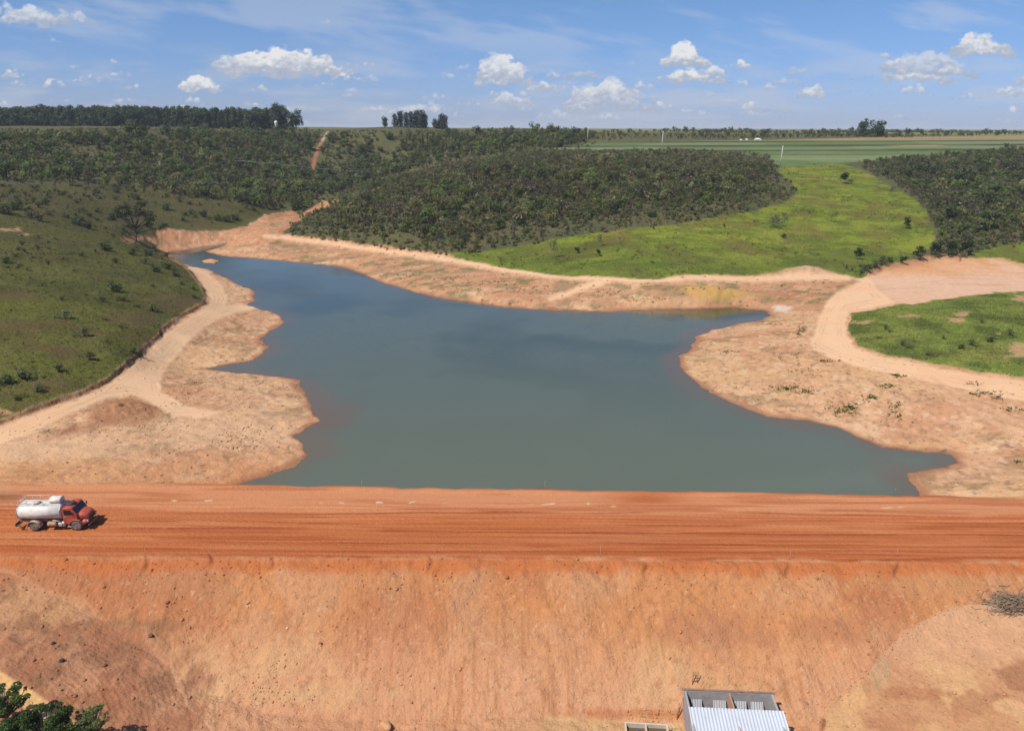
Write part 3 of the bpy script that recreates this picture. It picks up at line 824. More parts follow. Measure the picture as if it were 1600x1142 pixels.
# plateau out to the horizon
pcol = np.zeros_like(col); pcol[:] = C(140, 140, 92)
pcol = mixc(pcol, C(112, 118, 72), sstep(.45, .6, fbm(GX / 300, GY / 120, 4, 180)))
col = mixc(col, pcol, sstep(560, 760, GY) * (s_crop > 0))
col = np.clip(col, 0.004, 0.9)

# ------------------------------------------------------------------ terrain: meshes, one sheet cut into named pieces along the same vertices
V = np.stack([GX, GY, Z], -1).reshape(-1, 3).astype(np.float32)
idx = np.arange(NR * NT).reshape(NR, NT)
quads = np.stack([idx[:-1, :-1], idx[:-1, 1:], idx[1:, 1:], idx[1:, :-1]], -1).reshape(-1, 4)


def q_of(a): return a[:-1, :-1].ravel()


reg = np.zeros(NR * NT, np.int8).reshape(NR, NT)               # 0 ground
reg[veg > .5] = 1                                              # hillside
reg[s_mead < 0] = 2
reg[s_mr < 0] = 2                                              # meadow
reg[(s_crop < 0) & ~beyond] = 3                                # crop field
reg[(s_road < 0) & (s_crest > 0)] = 4                          # dirt road
reg[(s_rn < 0) & (GY < 60)] = 4
reg[beyond] = 5
reg[((s_face < 0) | (s_crest < 0)) & (GY < 92)] = 6
ridge_a = sstep(2, -6, s_face) * sstep(.42, .62, fbm(GX / 5, GY / 6, 3, 190))
colA = np.concatenate([col, ridge_a[..., None]], -1).reshape(-1, 4).astype(np.float32)
# shared smooth normals
gx = np.gradient(Z, axis=1) ; du = np.gradient(GX, axis=1); gy_ = np.gradient(Z, axis=0); dv = np.gradient(GY, axis=0); dxr = np.gradient(GX, axis=0)
tu = np.stack([du, np.zeros_like(du), gx], -1); tv = np.stack([dxr, dv, gy_], -1)
nrm = np.cross(tu, tv); nrm /= np.linalg.norm(nrm, axis=-1, keepdims=True)
nrm = nrm.reshape(-1, 3).astype(np.float32)
rq = q_of(reg)
PIECES = ((0, "ground", M_SOIL), (1, "hillside", M_GRASS), (2, "meadow", M_GRASS), (3, "crop_field", M_CROP), (4, "dirt_road", M_ROAD), (5, "plateau", M_CROP), (6, "earth_dam", M_DAM))
for rid, nm, mt in PIECES:
    f = quads[rq == rid]
    used, inv = np.unique(f, return_inverse=True)
    me = np_mesh(nm, V[used], inv.reshape(-1, 4), colA[used], smooth=True, mats=[mt])
    me.normals_split_custom_set_from_vertices(nrm[used])
    o = link(nm, me)
    if nm == "earth_dam":
        tag(o, "long orange earth dam with flat wheel-marked crest and sloping face in front of the lake", "dam")
    else:
        tag(o, kind="structure")

# ------------------------------------------------------------------ water
def water():
    m, n, l, p = new_mat("lake_water")
    at = n.new("ShaderNodeAttribute"); at.attribute_name = "Col"
    l.new(at.outputs["Color"], p.inputs["Base Color"])
    p.inputs["Roughness"].default_value = 0.07
    p.inputs["IOR"].default_value = 1.33
    p.inputs["Specular IOR Level"].default_value = 0.5
    tc = n.new("ShaderNodeTexCoord")
    n1 = n.new("ShaderNodeTexNoise"); n1.inputs["Scale"].default_value = 1.1; n1.inputs["Detail"].default_value = 6
    mp = n.new("ShaderNodeMapping"); mp.inputs["Scale"].default_value = (1.0, 1.6, 1.0)
    l.new(tc.outputs["Object"], mp.inputs["Vector"]); l.new(mp.outputs[0], n1.inputs["Vector"])
    n2 = n.new("ShaderNodeTexNoise"); n2.inputs["Scale"].default_value = 0.035; n2.inputs["Detail"].default_value = 3
    l.new(tc.outputs["Object"], n2.inputs["Vector"])
    mr = n.new("ShaderNodeMapRange"); mr.inputs["From Min"].default_value = .4; mr.inputs["From Max"].default_value = .62
    mr.inputs["To Min"].default_value = .25; mr.inputs["To Max"].default_value = 1.0
    l.new(n2.outputs["Fac"], mr.inputs["Value"])
    rr = n.new("ShaderNodeMapRange"); rr.inputs["From Min"].default_value = .38; rr.inputs["From Max"].default_value = .64
    rr.inputs["To Min"].default_value = .04; rr.inputs["To Max"].default_value = .20
    l.new(n2.outputs["Fac"], rr.inputs["Value"]); l.new(rr.outputs[0], p.inputs["Roughness"])
    bp = n.new("ShaderNodeBump"); bp.inputs["Distance"].default_value = 0.036
    l.new(mr.outputs[0], bp.inputs["Strength"])
    l.new(n1.outputs["Fac"], bp.inputs["Height"]); l.new(bp.outputs[0], p.inputs["Normal"])
    xs = np.linspace(-190, 130, 640); yv = np.linspace(62, 300, 480)
    X, Y = np.meshgrid(xs, yv)
    s = sdf(WATER, X, Y, 80)
    s = np.minimum(s, 80)
    c = np.zeros(X.shape + (3,)); c[:] = (0.062, 0.078, 0.056)
    u, v = proj(X, Y, X * 0 + ZW)
    fb = fbm(X / 22, Y / 22, 4, 200); fs = fbm(X / 6, Y / 6, 4, 201)
    c = mixc(c, (0.084, 0.102, 0.074), sstep(.45, .62, fb) * .85)
    c = mixc(c, (0.042, 0.062, 0.050), sstep(.5, .35, fb) * .6)
    c = mixc(c, (0.135, 0.135, 0.10), sstep(1, .2, np.hypot((u - 1290) / 210, (v - 752) / 34) + (fs - .5) * .8) * .8)
    c = mixc(c, (0.17, 0.14, 0.10), sstep(1, .2, np.hypot((u - 1390) / 70, (v - 735) / 26) + (fs - .5) * .8) * .7)
    c = mixc(c, (0.104, 0.120, 0.084), sstep(150, 74, Y + (fb - .5) * 60) * .85)
    c = mixc(c, (0.13, 0.085, 0.055), sstep(-5, -.2, s + (fs - .5) * 6) * .6)
    c = mixc(c, (0.125, 0.08, 0.055), sstep(1.1, .1, np.hypot((u - 512) / 52, (v - 650) / 50) + (fs - .5) * 1.4) * .6)
    c = mixc(c, (0.030, 0.042, 0.018), sstep(1.15, .3, np.hypot((u - 1130) / 110, (v - 488) / 15) + (fs - .5) * .8) * .8)  # dark green reflection under the far right bank, painted into the water colour
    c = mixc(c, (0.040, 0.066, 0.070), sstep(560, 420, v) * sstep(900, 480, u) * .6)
    keep = s < 4
    id2 = np.arange(X.size).reshape(X.shape)
    q = np.stack([id2[:-1, :-1], id2[:-1, 1:], id2[1:, 1:], id2[1:, :-1]], -1)
    kq = keep[:-1, :-1] | keep[1:, 1:] | keep[:-1, 1:] | keep[1:, :-1]
    f = q[kq].reshape(-1, 4)
    used, inv = np.unique(f, return_inverse=True)
    VV = np.stack([X, Y, X * 0 + ZW], -1).reshape(-1, 3)[used]
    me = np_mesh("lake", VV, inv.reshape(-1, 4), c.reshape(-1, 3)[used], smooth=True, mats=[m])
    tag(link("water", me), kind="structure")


water()

# ------------------------------------------------------------------ sky: cloud layer on a far dome (clear blue comes from the sky itself)
def clouds():
    az = np.radians(np.arange(-47, 47.01, 0.055)); el = np.radians(np.arange(-0.25, 11.5, 0.045))
    A, E = np.meshgrid(az, el)
    R = 36500.0
    X = R * np.sin(A) * np.cos(E); Y = R * np.cos(A) * np.cos(E); Zz = HC + R * np.sin(E)
    u, v = proj(X, Y, Zz)
    alpha = np.zeros(u.shape); bright = np.full(u.shape, .7)
    r = np.random.default_rng(3)
    rq_ = np.random.default_rng(19)
    wu_ = (fbm(u / 16, v / 11, 4, 300) - .5); wv_ = (fbm(u / 16, v / 11, 4, 301) - .5)
    fine = fbm(u / 7, v / 5, 4, 302, .6)
    L = [  # cu, cv, w, h, opacity, greyness
        (450, 97, 190, 46, 1, 0), (372, 99, 80, 24, .8, .2), (545, 122, 54, 13, .8, .1), (580, 122, 22, 12, .6, .2),
        (50, 26, 110, 30, .75, .15), (110, 28, 80, 24, .6, .25), (15, 14, 50, 20, .6, .2), (82, 62, 24, 9, .4, .3),
        (18, 116, 38, 15, .8, .1), (28, 130, 28, 10, .6, .2), (88, 130, 36, 19, .9, 0), (178, 97, 14, 9, .5, .2), (187, 114, 42, 11, .75, .1),
        (315, 135, 66, 27, 1, 0), (300, 157, 54, 13, .7, .2), (160, 163, 46, 14, .6, .2), (188, 160, 22, 14, .5, .2), (5, 163, 28, 12, .5, .2),
        (510, 34, 20, 12, .25, .3), (250, 112, 90, 12, .18, .9), (335, 93, 60, 12, .22, .9), (665, 92, 46, 10, .22, .9),
        (790, 110, 78, 42, .9, .1), (770, 128, 50, 16, .7, .3), (850, 135, 52, 20, .85, .1), (805, 156, 62, 24, .75, .15), (700, 118, 22, 13, .5, .2), (665, 172, 80, 22, .6, .2), (715, 182, 44, 12, .45, .2),
        (545, 188, 34, 9, .5, .3), (680, 152, 46, 14, .4, .3), (390, 160, 20, 8, .3, .3), (600, 180, 30, 9, .3, .3), (445, 170, 24, 8, .3, .3),
        (1075, 90, 72, 32, 1, 0), (1092, 118, 84, 26, 1, 0), (1118, 112, 40, 18, .8, 0), (1163, 100, 22, 15, .9, 0), (1160, 131, 32, 13, .65, .2), (1205, 136, 28, 13, .7, .2),
        (1250, 112, 40, 14, .45, .6), (1238, 126, 30, 8, .35, .8), (1271, 142, 36, 22, .95, .05), (1255, 151, 60, 8, .4, .8), (1330, 122, 34, 10, .3, .9),
        (955, 152, 130, 46, .8, .2), (915, 145, 40, 24, .7, .1), (965, 142, 60, 22, .7, .1), (1006, 135, 42, 15, .7, .1), (880, 180, 80, 17, .5, .25), (900, 168, 50, 14, .5, .2), (905, 190, 50, 8, .4, .3), (1000, 150, 60, 14, .4, .3),
        (985, 100, 36, 9, .35, .6), (1040, 165, 32, 15, .75, .1), (1073, 172, 22, 10, .65, .1), (1099, 177, 16, 9, .7, .1), (1007, 193, 24, 9, .5, .2), (1080, 187, 50, 7, .25, .4),
        (1148, 158, 38, 7, .6, .3), (1176, 167, 32, 14, .85, .1), (1218, 170, 50, 16, .35, .8), (1140, 162, 80, 10, .2, .9),
        (1540, 70, 94, 36, .95, .05), (1545, 82, 100, 12, .8, .2), (1440, 120, 112, 22, .9, .1), (1455, 102, 140, 36, .7, .4), (1382, 88, 24, 12, .6, .4), (1430, 141, 54, 15, .75, .1), (1405, 98, 44, 16, .8, .2), (1490, 112, 50, 18, .7, .3), (1470, 95, 40, 14, .6, .2),
        (1515, 150, 56, 9, .6, .2), (1580, 142, 54, 15, .85, .1), (1592, 174, 28, 13, .8, .1), (1465, 75, 60, 12, .25, .9), (1375, 120, 50, 10, .3, .8), (1525, 168, 50, 7, .2, .8), (1450, 166, 60, 6, .18, .8),
        (1640, 120, 90, 30, .8, .1), (-60, 110, 90, 26, .8, .1), (-100, 40, 110, 30, .6, .2), (1700, 60, 120, 30, .7, .2)]
    for _ in range(70):
        yy_ = rq_.uniform(100, 196); k_ = rq_.uniform(.6, 1.4)
        L.insert(0, (rq_.uniform(-60, 1660), yy_, k_ * rq_.uniform(20, 70), k_ * rq_.uniform(7, 13), rq_.uniform(.35, .85), rq_.uniform(.1, .7)))
    for (c0, c1, w, h, op, grey) in L:
        w *= 1.12; h *= 1.12
        sel = (np.abs(u - c0) < w * .75 + 8) & (np.abs(v - c1) < h * .9 + 8)
        if not sel.any(): continue
        uu = u[sel] + wu_[sel] * h * .55; vv = v[sel] + wv_[sel] * h * .45
        T = np.zeros(uu.shape); H = np.full(uu.shape, -1e3)
        yb = c1 + h * .42
        np_ = int(10 + w * h / 70)
        for i in range(np_):
            a = r.uniform(-.95, .95)
            e = max(0, 1 - abs(a + .12) ** 2.2) * r.uniform(.55, 1.05)
            rad = h * r.uniform(.14, .34) * (.5 + .5 * e)
            px = c0 + a * w / 2; q = r.uniform(0, 1) ** .8 * max(e * h - rad * 1.2, 0)
            py = yb - rad * .55 - q
            dep = r.uniform(-.5, .5) * h * .3
            d2 = ((uu - px) / 1.25) ** 2 + (vv - py) ** 2
            t = np.sqrt(np.maximum(0, rad * rad - d2))
            T += t; H = np.maximum(H, np.where(t > 0, dep + t, -1e3))
        T /= h * .30
        T = np.maximum(T, 0) + (fine[sel] - .55) * .8 * sstep(0, .25, T)
        T = T * sstep(yb + h * .22, yb - h * .08, vv) - .16 * sstep(yb - h * .05, yb + h * .2, vv)
        a_ = sstep(0, 1.45, T) * op
        rel = np.clip((yb - vv) / h, 0, 1)
        b_ = .46 + .54 * sstep(.08, .8, rel + (fine[sel] - .5) * .8) * (1 - .75 * grey) - grey * .12
        b_ += np.where(H > -900, np.clip(H / h, -.2, .3) * .22, 0)
        pa = alpha[sel]
        out = a_ + pa * (1 - a_)
        bright[sel] = np.where(out > 1e-4, (b_ * a_ + bright[sel] * pa * (1 - a_)) / np.maximum(out, 1e-4), bright[sel])
        alpha[sel] = out
    # thin high veil
    veil = sstep(.46, .74, fbm((u + v * 2.2) / 260, (v - u * .25) / 42, 5, 310, .55)) * .30 * sstep(150, 40, v)
    hz = sstep(.42, .75, fbm(u / 120, v / 26, 4, 311)) * .42 * sstep(50, 130, v) + .10 * sstep(90, 190, v)
    for extra, bb in ((veil, .80), (hz, .66)):
        add = extra * (1 - alpha)
        bright = np.where(alpha + add > 1e-4, (bright * alpha + bb * add) / np.maximum(alpha + add, 1e-4), bright)
        alpha = alpha + add
    bright = np.clip(bright, .35, 1.0)
    lo = np.array([.28, .335, .445]); hi = np.array([.67, .67, .685])
    t = np.clip((bright - .4) / .6, 0, 1)[..., None]
    c = np.concatenate([lo + (hi - lo) * t, np.clip(alpha, 0, 1)[..., None]], -1)
    edge = sstep(np.radians(11.5), np.radians(10.0), E) * sstep(np.radians(47), np.radians(44), np.abs(A))
    c[..., 3] *= edge
    id2 = np.arange(X.size).reshape(X.shape)
    f = np.stack([id2[:-1, :-1], id2[1:, :-1], id2[1:, 1:], id2[:-1, 1:]], -1).reshape(-1, 4)
    m = bpy.data.materials.new("cloud_layer"); m.use_nodes = True
    n = m.node_tree.nodes; l = m.node_tree.links; n.clear()
    at = n.new("ShaderNodeAttribute"); at.attribute_name = "Col"
    em = n.new("ShaderNodeEmission"); tr = n.new("ShaderNodeBsdfTransparent"); mx = n.new("ShaderNodeMixShader"); out = n.new("ShaderNodeOutputMaterial")
    l.new(at.outputs["Color"], em.inputs["Color"]); l.new(at.outputs["Alpha"], mx.inputs[0])
    l.new(tr.outputs[0], mx.inputs[1]); l.new(em.outputs[0], mx.inputs[2]); l.new(mx.outputs[0], out.inputs["Surface"])
    m.cycles.emission_sampling = 'NONE'
    me = np_mesh("sky", np.stack([X, Y, Zz], -1).reshape(-1, 3), f, c.reshape(-1, 4), smooth=True, mats=[m])
    tag(link("sky", me), kind="structure")


clouds()

# ------------------------------------------------------------------ vegetation builders
def leaf_cloud(blobs, n, size, base, r, var=.2, up=.25, hue=.10, lift=.5, rnd=.42):
    """many leaf-clump faces through a set of ellipsoid blobs (x, y, z, rx, ry, rz)"""
    B = np.array(blobs, float)
    wgt = (B[:, 3] * B[:, 4] * B[:, 5]) ** (2 / 3.0)
    bi = r.choice(len(B), n, p=wgt / wgt.sum())
    d = r.normal(size=(n, 3)); d[:, 2] += up; d /= np.linalg.norm(d, axis=1, keepdims=True)
    rad = r.uniform(.35, 1, n) ** .5
    P = B[bi, :3] + d * B[bi, 3:6] * rad[:, None]
    nn = d * .7 + r.normal(size=(n, 3)) * rnd + np.array([0, 0, lift]); nn /= np.linalg.norm(nn, axis=1, keepdims=True)
    a = np.cross(nn, r.normal(size=(n, 3))); a /= np.linalg.norm(a, axis=1, keepdims=True)
    b = np.cross(nn, a)
    s = size * r.uniform(.6, 1.4, n)[:, None]
    asp = r.uniform(.55, 1.0, n)[:, None]
    j = lambda: r.uniform(.6, 1.2, n)[:, None]
    Vv = np.stack([P - a * s * j() , P - b * s * asp * j(), P + a * s * j(), P + b * s * asp * j()], 1).reshape(-1, 3)
    F = np.arange(4 * n).reshape(n, 4)
    bf = r.uniform(1 - var * .8, 1 + var * .8, len(B))[bi]
    k_ = bf * r.uniform(1 - var, 1 + var, n)
    c = np.asarray(base)[None] * k_[:, None]
    c[:, 0] *= 1 + r.uniform(-hue, hue, n); c[:, 2] *= 1 + r.uniform(-hue, hue, n)
    return Vv, F, np.repeat(c, 4, 0)


def stick(p0, p1, r0, r1, colr, n=4):
    p0 = np.array(p0, float); p1 = np.array(p1, float)
    d = p1 - p0; d /= np.linalg.norm(d)
    a = np.cross(d, [0.3, .9, .2]); a /= np.linalg.norm(a); b = np.cross(d, a)
    t = np.arange(n) * 2 * np.pi / n
    ring = np.cos(t)[:, None] * a + np.sin(t)[:, None] * b
    Vv = np.concatenate([p0 + ring * r0, p1 + ring * r1])
    F = np.array([[k, (k + 1) % n, n + (k + 1) % n, n + k] for k in range(n)])
    return Vv, F, np.repeat(np.asarray(colr)[None], 2 * n, 0)


def merge(parts):
    vs, fs, cs = [], [], []; b = 0
    for v, f, c in parts:
        vs.append(v); fs.append(f + b); cs.append(c); b += len(v)
    return np.concatenate(vs), np.concatenate(fs), np.concatenate(cs)


def scrub_proto(seed, base, n, leaf, w=2.0, h=3.2, nb=5, bare=False):
    r = np.random.default_rng(seed)
    blobs = []
    parts = []
    bk = C(120, 108, 92)
    for i in range(nb):
        a = r.uniform(0, 6.28); q = r.uniform(.2, .75) * w
        bx, by = math.cos(a) * q, math.sin(a) * q
        bz = h * r.uniform(.45, .85)
        br = w * r.uniform(.32, .55)
        blobs.append((bx, by, bz, br, br, br * r.uniform(.6, .9)))
        parts.append(stick((bx * .12, by * .12, -.3), (bx * .5, by * .5, bz * .55), .09, .06, bk))
        parts.append(stick((bx * .5, by * .5, bz * .55), (bx, by, bz + br * .3), .06, .025, bk))
        if bare:
            for _ in range(9):
                e = r.normal(size=3) * br * .9; e[2] = abs(e[2])
                parts.append(stick((bx * .7, by * .7, bz * .8), (bx + e[0], by + e[1], bz + e[2]), .045, .02, bk))
    blobs.append((0, 0, h * .35, w * .5, w * .5, h * .3))
    n = int(n * 1.2)
    parts.append(leaf_cloud(blobs, n, leaf * .85, base, r))
    return merge(parts) + (n,)


def palm_proto(seed):
    r = np.random.default_rng(seed)
    parts = [stick((0, 0, -.3), (0, 0, 4.2), .16, .13, C(110, 98, 84))]
    for i in range(13):
        a = r.uniform(0, 6.28); l = r.uniform(1.5, 2.1); e = r.uniform(-.3, .9)
        p = np.array([0, 0, 4.2]); d = np.array([math.cos(a), math.sin(a), e])
        for s in range(3):
            d2 = d - np.array([0, 0, .55 * s]); q = p + d2 / np.linalg.norm(d2) * l / 3
            side = np.cross(d2, [0, 0, 1]); side /= np.linalg.norm(side)
            w = .32 - .09 * s
            vv = np.array([p - side * w, q - side * (w - .08), q + side * (w - .08), p + side * w])
            parts.append((vv, np.array([[0, 1, 2, 3]]), np.repeat((C(112, 116, 78) * r.uniform(.8, 1.2))[None], 4, 0)))
            p = q
    return merge(parts)


def ang(n, r): return r.uniform(0, 2 * np.pi, n)


def tile(protos, which, X, Y, Zv, sc, rot, tint):
    parts = []
    for k_, (v, f, c) in enumerate([p[:3] for p in protos]):
        i = np.nonzero(which == k_)[0]
        if not len(i): continue
        cs, sn = np.cos(rot[i])[:, None], np.sin(rot[i])[:, None]
        vx = (v[None, :, 0] * cs - v[None, :, 1] * sn) * sc[i, None] + X[i, None]
        vy = (v[None, :, 0] * sn + v[None, :, 1] * cs) * sc[i, None] + Y[i, None]
        vz = v[None, :, 2] * sc[i, None] + Zv[i, None]
        VV = np.stack([vx, vy, vz], -1).reshape(-1, 3)
        FF = (f[None] + (np.arange(len(i)) * len(v))[:, None, None]).reshape(-1, f.shape[1])
        CC = (c[None] * tint[i][:, None, :]).reshape(-1, 3)
        parts.append((VV, FF, CC))
    return merge(parts)


def scatter(poly, spacing, r, ylim=(60, 900), dens=None, margin=0):
    """jittered points on the ground inside a region of the place"""
    P = np.array(poly, float)
    d = np.array([hit(min(max(p[0], -260), 1860), max(p[1], 206))[:2] for p in poly])
    x0, x1 = d[:, 0].min() - 5, d[:, 0].max() + 5
    y0, y1 = max(d[:, 1].min() - 5, ylim[0]), min(d[:, 1].max() + 60, ylim[1])
    gx, gy = np.meshgrid(np.arange(x0, x1, spacing), np.arange(y0, y1, spacing))
    gx = gx.ravel() + r.uniform(-.5, .5, gx.size) * spacing; gy = gy.ravel() + r.uniform(-.5, .5, gy.size) * spacing
    gz = ground_z(gx, gy)
    u, v = proj(gx, gy, gz)
    ok = (sdf(P, u, v, 20) < margin) & (u > -220) & (u < 1820)
    if dens is not None: ok &= r.uniform(0, 1, gx.size) < dens(gx, gy, u, v)
    return gx[ok], gy[ok], gz[ok], u[ok], v[ok]


# ------------------------------------------------------------------ scrub forest on the hills
DKG, OLV, GRY, MID, PAL = C(120, 130, 80), C(150, 146, 88), C(172, 160, 130), C(132, 150, 76), C(168, 172, 124)
SCRUB = [scrub_proto(1, DKG, 120, .34, 1.9, 3.4), scrub_proto(2, DKG * .9, 140, .36, 2.3, 3.8, 6), scrub_proto(3, OLV, 95, .33, 1.8, 3.0),
         scrub_proto(4, OLV * .85, 110, .34, 2.1, 3.3, 6), scrub_proto(5, GRY, 45, .28, 1.9, 3.2, 5, True), scrub_proto(6, GRY * .85, 55, .28, 2.2, 3.6, 6, True),
         scrub_proto(7, MID, 120, .34, 1.9, 3.3), scrub_proto(8, PAL, 80, .3, 1.7, 3.0), scrub_proto(9, DKG * .8, 170, .38, 2.5, 4.6, 7), scrub_proto(10, MID * 1.1, 110, .34, 2.0, 3.2)]
PALM = palm_proto(4)
KINDS = ["dark green", "dark green", "olive", "olive", "grey twiggy", "grey twiggy", "mid green", "pale leaved", "tall dark green", "mid green"]
rv = np.random.default_rng(21)
FA = [(-220, 212), (0, 212), (200, 211), (430, 210), (470, 213), (620, 213), (750, 212), (880, 209), (930, 213), (915, 222), (860, 233), (700, 250), (565, 285), (520, 306), (470, 330), (440, 329), (410, 326), (350, 318), (300, 310), (250, 300), (200, 291), (130, 288), (60, 284), (0, 284), (-220, 290)]
FB = [(470, 340), (500, 322), (565, 286), (700, 250), (860, 235), (930, 243), (1060, 240), (1195, 246), (1212, 268), (1240, 290), (1232, 312), (1180, 326), (1120, 336), (1060, 347), (900, 366), (820, 381), (760, 392), (715, 399), (660, 396), (590, 386), (520, 375), (460, 364), (452, 352)]
FC = [(1345, 256), (1400, 249), (1470, 243), (1540, 238), (1600, 233), (1830, 226), (1830, 372), (1600, 380), (1540, 388), (1512, 400), (1475, 404), (1462, 398), (1458, 380), (1466, 368), (1452, 335), (1434, 308), (1405, 290), (1365, 268)]
FD = [(890, 207), (1000, 206), (1200, 205), (1400, 206), (1830, 203), (1830, 208), (1600, 211), (1400, 216), (1200, 219), (1030, 221), (940, 223)]
acc = []
for nm, poly, sp, yl, dn in (
        ("valley", FA, 3.2, (200, 760), lambda x, y, u, v: np.clip(.8 + 1.6 * (fbm(x / 30, y / 30, 3, 400) - .42) * 2, .35, 1) * (pline([(489, 264, 9), (494, 244, 8), (500, 226, 6), (512, 204, 5)], u, v) > 0)),
        ("middle", FB, 2.3, (200, 480), lambda x, y, u, v: np.clip(1.0 - .6 * sstep(.52, .66, fbm(x / 12, y / 12, 3, 401)) - .4 * sstep(-45, 0, sdf(FB, u, v)), .12, 1)),
        ("right", FC, 2.6, (180, 480), lambda x, y, u, v: np.clip(1.1 - .5 * sstep(.54, .68, fbm(x / 12, y / 12, 3, 402)), .2, 1)),
        ("plateau", FD, 5.0, (430, 900), lambda x, y, u, v: np.clip((fbm(x / 60, y / 25, 3, 403) - .47) * 5, 0, .9))):
    x, y, z, u, v = scatter(poly, sp, rv, yl, dn)
    f1 = fbm(x / 22, y / 22, 3, 410); f2 = fbm(x / 30, y / 30, 3, 411)
    w = np.zeros(len(x), int)
    for i in range(len(x)):
        if nm in ("valley",): pr = [3, 3, 1.5, 1.5, .8, .8, 2.5, .7, 2.5 * (f2[i] > .48), 1.5]
        elif nm == "middle": pr = [1.2, 1.2, 2, 2, 3.5 * (f1[i] > .47) + .6, 3 * (f1[i] > .47) + .6, 1.6, 1.0, .5 * (f2[i] > .5), 1.6 * (f2[i] > .5)]
        elif nm == "right": pr = [3, 3, 1.3, 1.3, 2.2 * (f1[i] > .5) + .4, 2.2 * (f1[i] > .5) + .4, 1.5, .6, 2.2 * (f2[i] > .5), .8]
        else: pr = [3, 3, 2, 1, .5, .5, 1, .3, 1.5, .5]
        pr = np.array(pr, float); w[i] = rv.choice(10, p=pr / pr.sum())
    s = np.clip(rv.lognormal(-.14, .42, len(x)), .32, 2.1) * {"valley": .95, "middle": .74, "right": .92, "plateau": .58}[nm]
    if nm in ("middle", "right"): s *= .5 + .5 * sstep(-2, -34, sdf({"middle": FB, "right": FC}[nm], u, v))
    acc.append((np.full(len(x), ("valley", "middle", "right", "plateau").index(nm)), x, y, z, u, v, w, s))
ar, ax_, ay_, az_, au, av, aw, as_ = [np.concatenate([a[i] for a in acc]) for i in range(8)]
print("scrub", len(ax_))
size_px = as_ / ay_
inside = (au > -5) & (au < 1605)
order = np.argsort(np.where(inside, -size_px, 1e9))
pick = order[:300]
mask = np.ones(len(ax_), bool); mask[pick] = False
PLACE = {0: "in the valley thicket behind the far inlet", 1: "in the thicket on the middle hill above the far track", 2: "in the dense wood right of the bright meadow", 3: "in the tree belt along the plateau edge"}
def halves(p):
    """a prototype's stems and its leaves as two meshes"""
    v, f, c, n = p; k_ = len(v) - 4 * n; q_ = len(f) - n
    return np_mesh("trunk", v[:k_], f[:q_], c[:k_], mats=[M_LEAF]), np_mesh("crown", v[k_:], f[q_:] - k_, c[k_:], mats=[M_LEAF])


scrub_me = [halves(p) for p in SCRUB]
for i in pick:
    o = empty("scrub_tree", (ax_[i], ay_[i], az_[i] - .1))
    link("trunk", scrub_me[aw[i]][0], o); link("crown", scrub_me[aw[i]][1], o)
    o.scale = (as_[i],) * 3; o.rotation_euler = (0, 0, rv.uniform(0, 6.28))
    tag(o, "%s scrub tree %s" % (KINDS[aw[i]], PLACE[ar[i]]), "tree", "%s scrub trees %s" % (KINDS[aw[i]], PLACE[ar[i]]))
ntile = mask.sum()
tint = rv.uniform(.84, 1.2, (ntile, 1)) * (.78 + .5 * fbm(ax_[mask] / 9, ay_[mask] / 9, 3, 412))[:, None] * (1 + rv.uniform(-.05, .05, (ntile, 3)))
vv, ff, cc = tile(SCRUB, aw[mask], ax_[mask], ay_[mask], az_[mask] - .1, as_[mask], ang(ntile, rv), tint)
tag(link("scrub_forest", np_mesh("scrub_forest", vv, ff, cc, mats=[M_LEAF])), kind="stuff")
# low shrubs filling the gaps and fraying the edges of the wood
LOW = [scrub_proto(81, C(116, 120, 78), 46, .26, 1.1, 1.0, 3), scrub_proto(82, C(134, 124, 86), 40, .26, 1.0, .9, 3), scrub_proto(83, C(104, 116, 70), 46, .27, 1.2, 1.2, 3), scrub_proto(84, C(146, 132, 102), 30, .22, 1.0, 1.1, 3)]
lp = []
for poly, sp, mg, yl in ((FB, 2.4, 7, (195, 440)), (FC, 2.6, 4, (180, 440)), (FA, 4.2, 9, (230, 640))):
    x, y, z, u, v = scatter(poly, sp, rv, yl, lambda x, y, u, v: (.3 + .6 * sstep(.4, .6, fbm(x / 9, y / 9, 3, 430))) * (sdf(MEADOW_PX, u, v) > 1) * (pline([(489, 264, 7), (494, 244, 6), (500, 226, 5), (512, 204, 4)], u, v) > 0) * (sdf(VEG_PX, u, v) < 0), margin=mg)
    lp.append(np.stack([x, y, z]))
lp = np.concatenate(lp, 1); nl = lp.shape[1]
print("low", nl)
vv, ff, cc = tile(LOW, rv.integers(0, 4, nl), lp[0], lp[1], lp[2] - .05, rv.uniform(.5, 1.4, nl), ang(nl, rv), rv.uniform(.7, 1.3, (nl, 1)) * np.ones((1, 3)))
tag(link("scrub_undergrowth", np_mesh("scrub_undergrowth", vv, ff, cc, mats=[M_LEAF])), kind="stuff")
# feathery palms scattered along the valley rim
px_, py_, pz_, pu_, pv_ = scatter([(300, 205), (480, 206), (620, 208), (860, 207), (905, 216), (850, 232), (700, 246), (560, 240), (420, 226), (300, 222)], 8.0, rv, (350, 760), lambda x, y, u, v: np.clip((fbm(x / 30, y / 30, 3, 405) - .42) * 5, 0, .9))
n_ = len(px_)
pm = np_mesh("palm_tree", *PALM, mats=[M_LEAF])
for i in [q for q in range(n_) if pv_[q] > 213][:200]:
    o = link("palm_tree", pm); o.location = (px_[i], py_[i], pz_[i]); o.scale = (rv.uniform(.9, 1.5),) * 3; o.rotation_euler = (0, 0, rv.uniform(0, 6.28))
    tag(o, "small feathery palm standing out of the scrub on the far valley rim", "palm tree", "palms on the far valley rim")

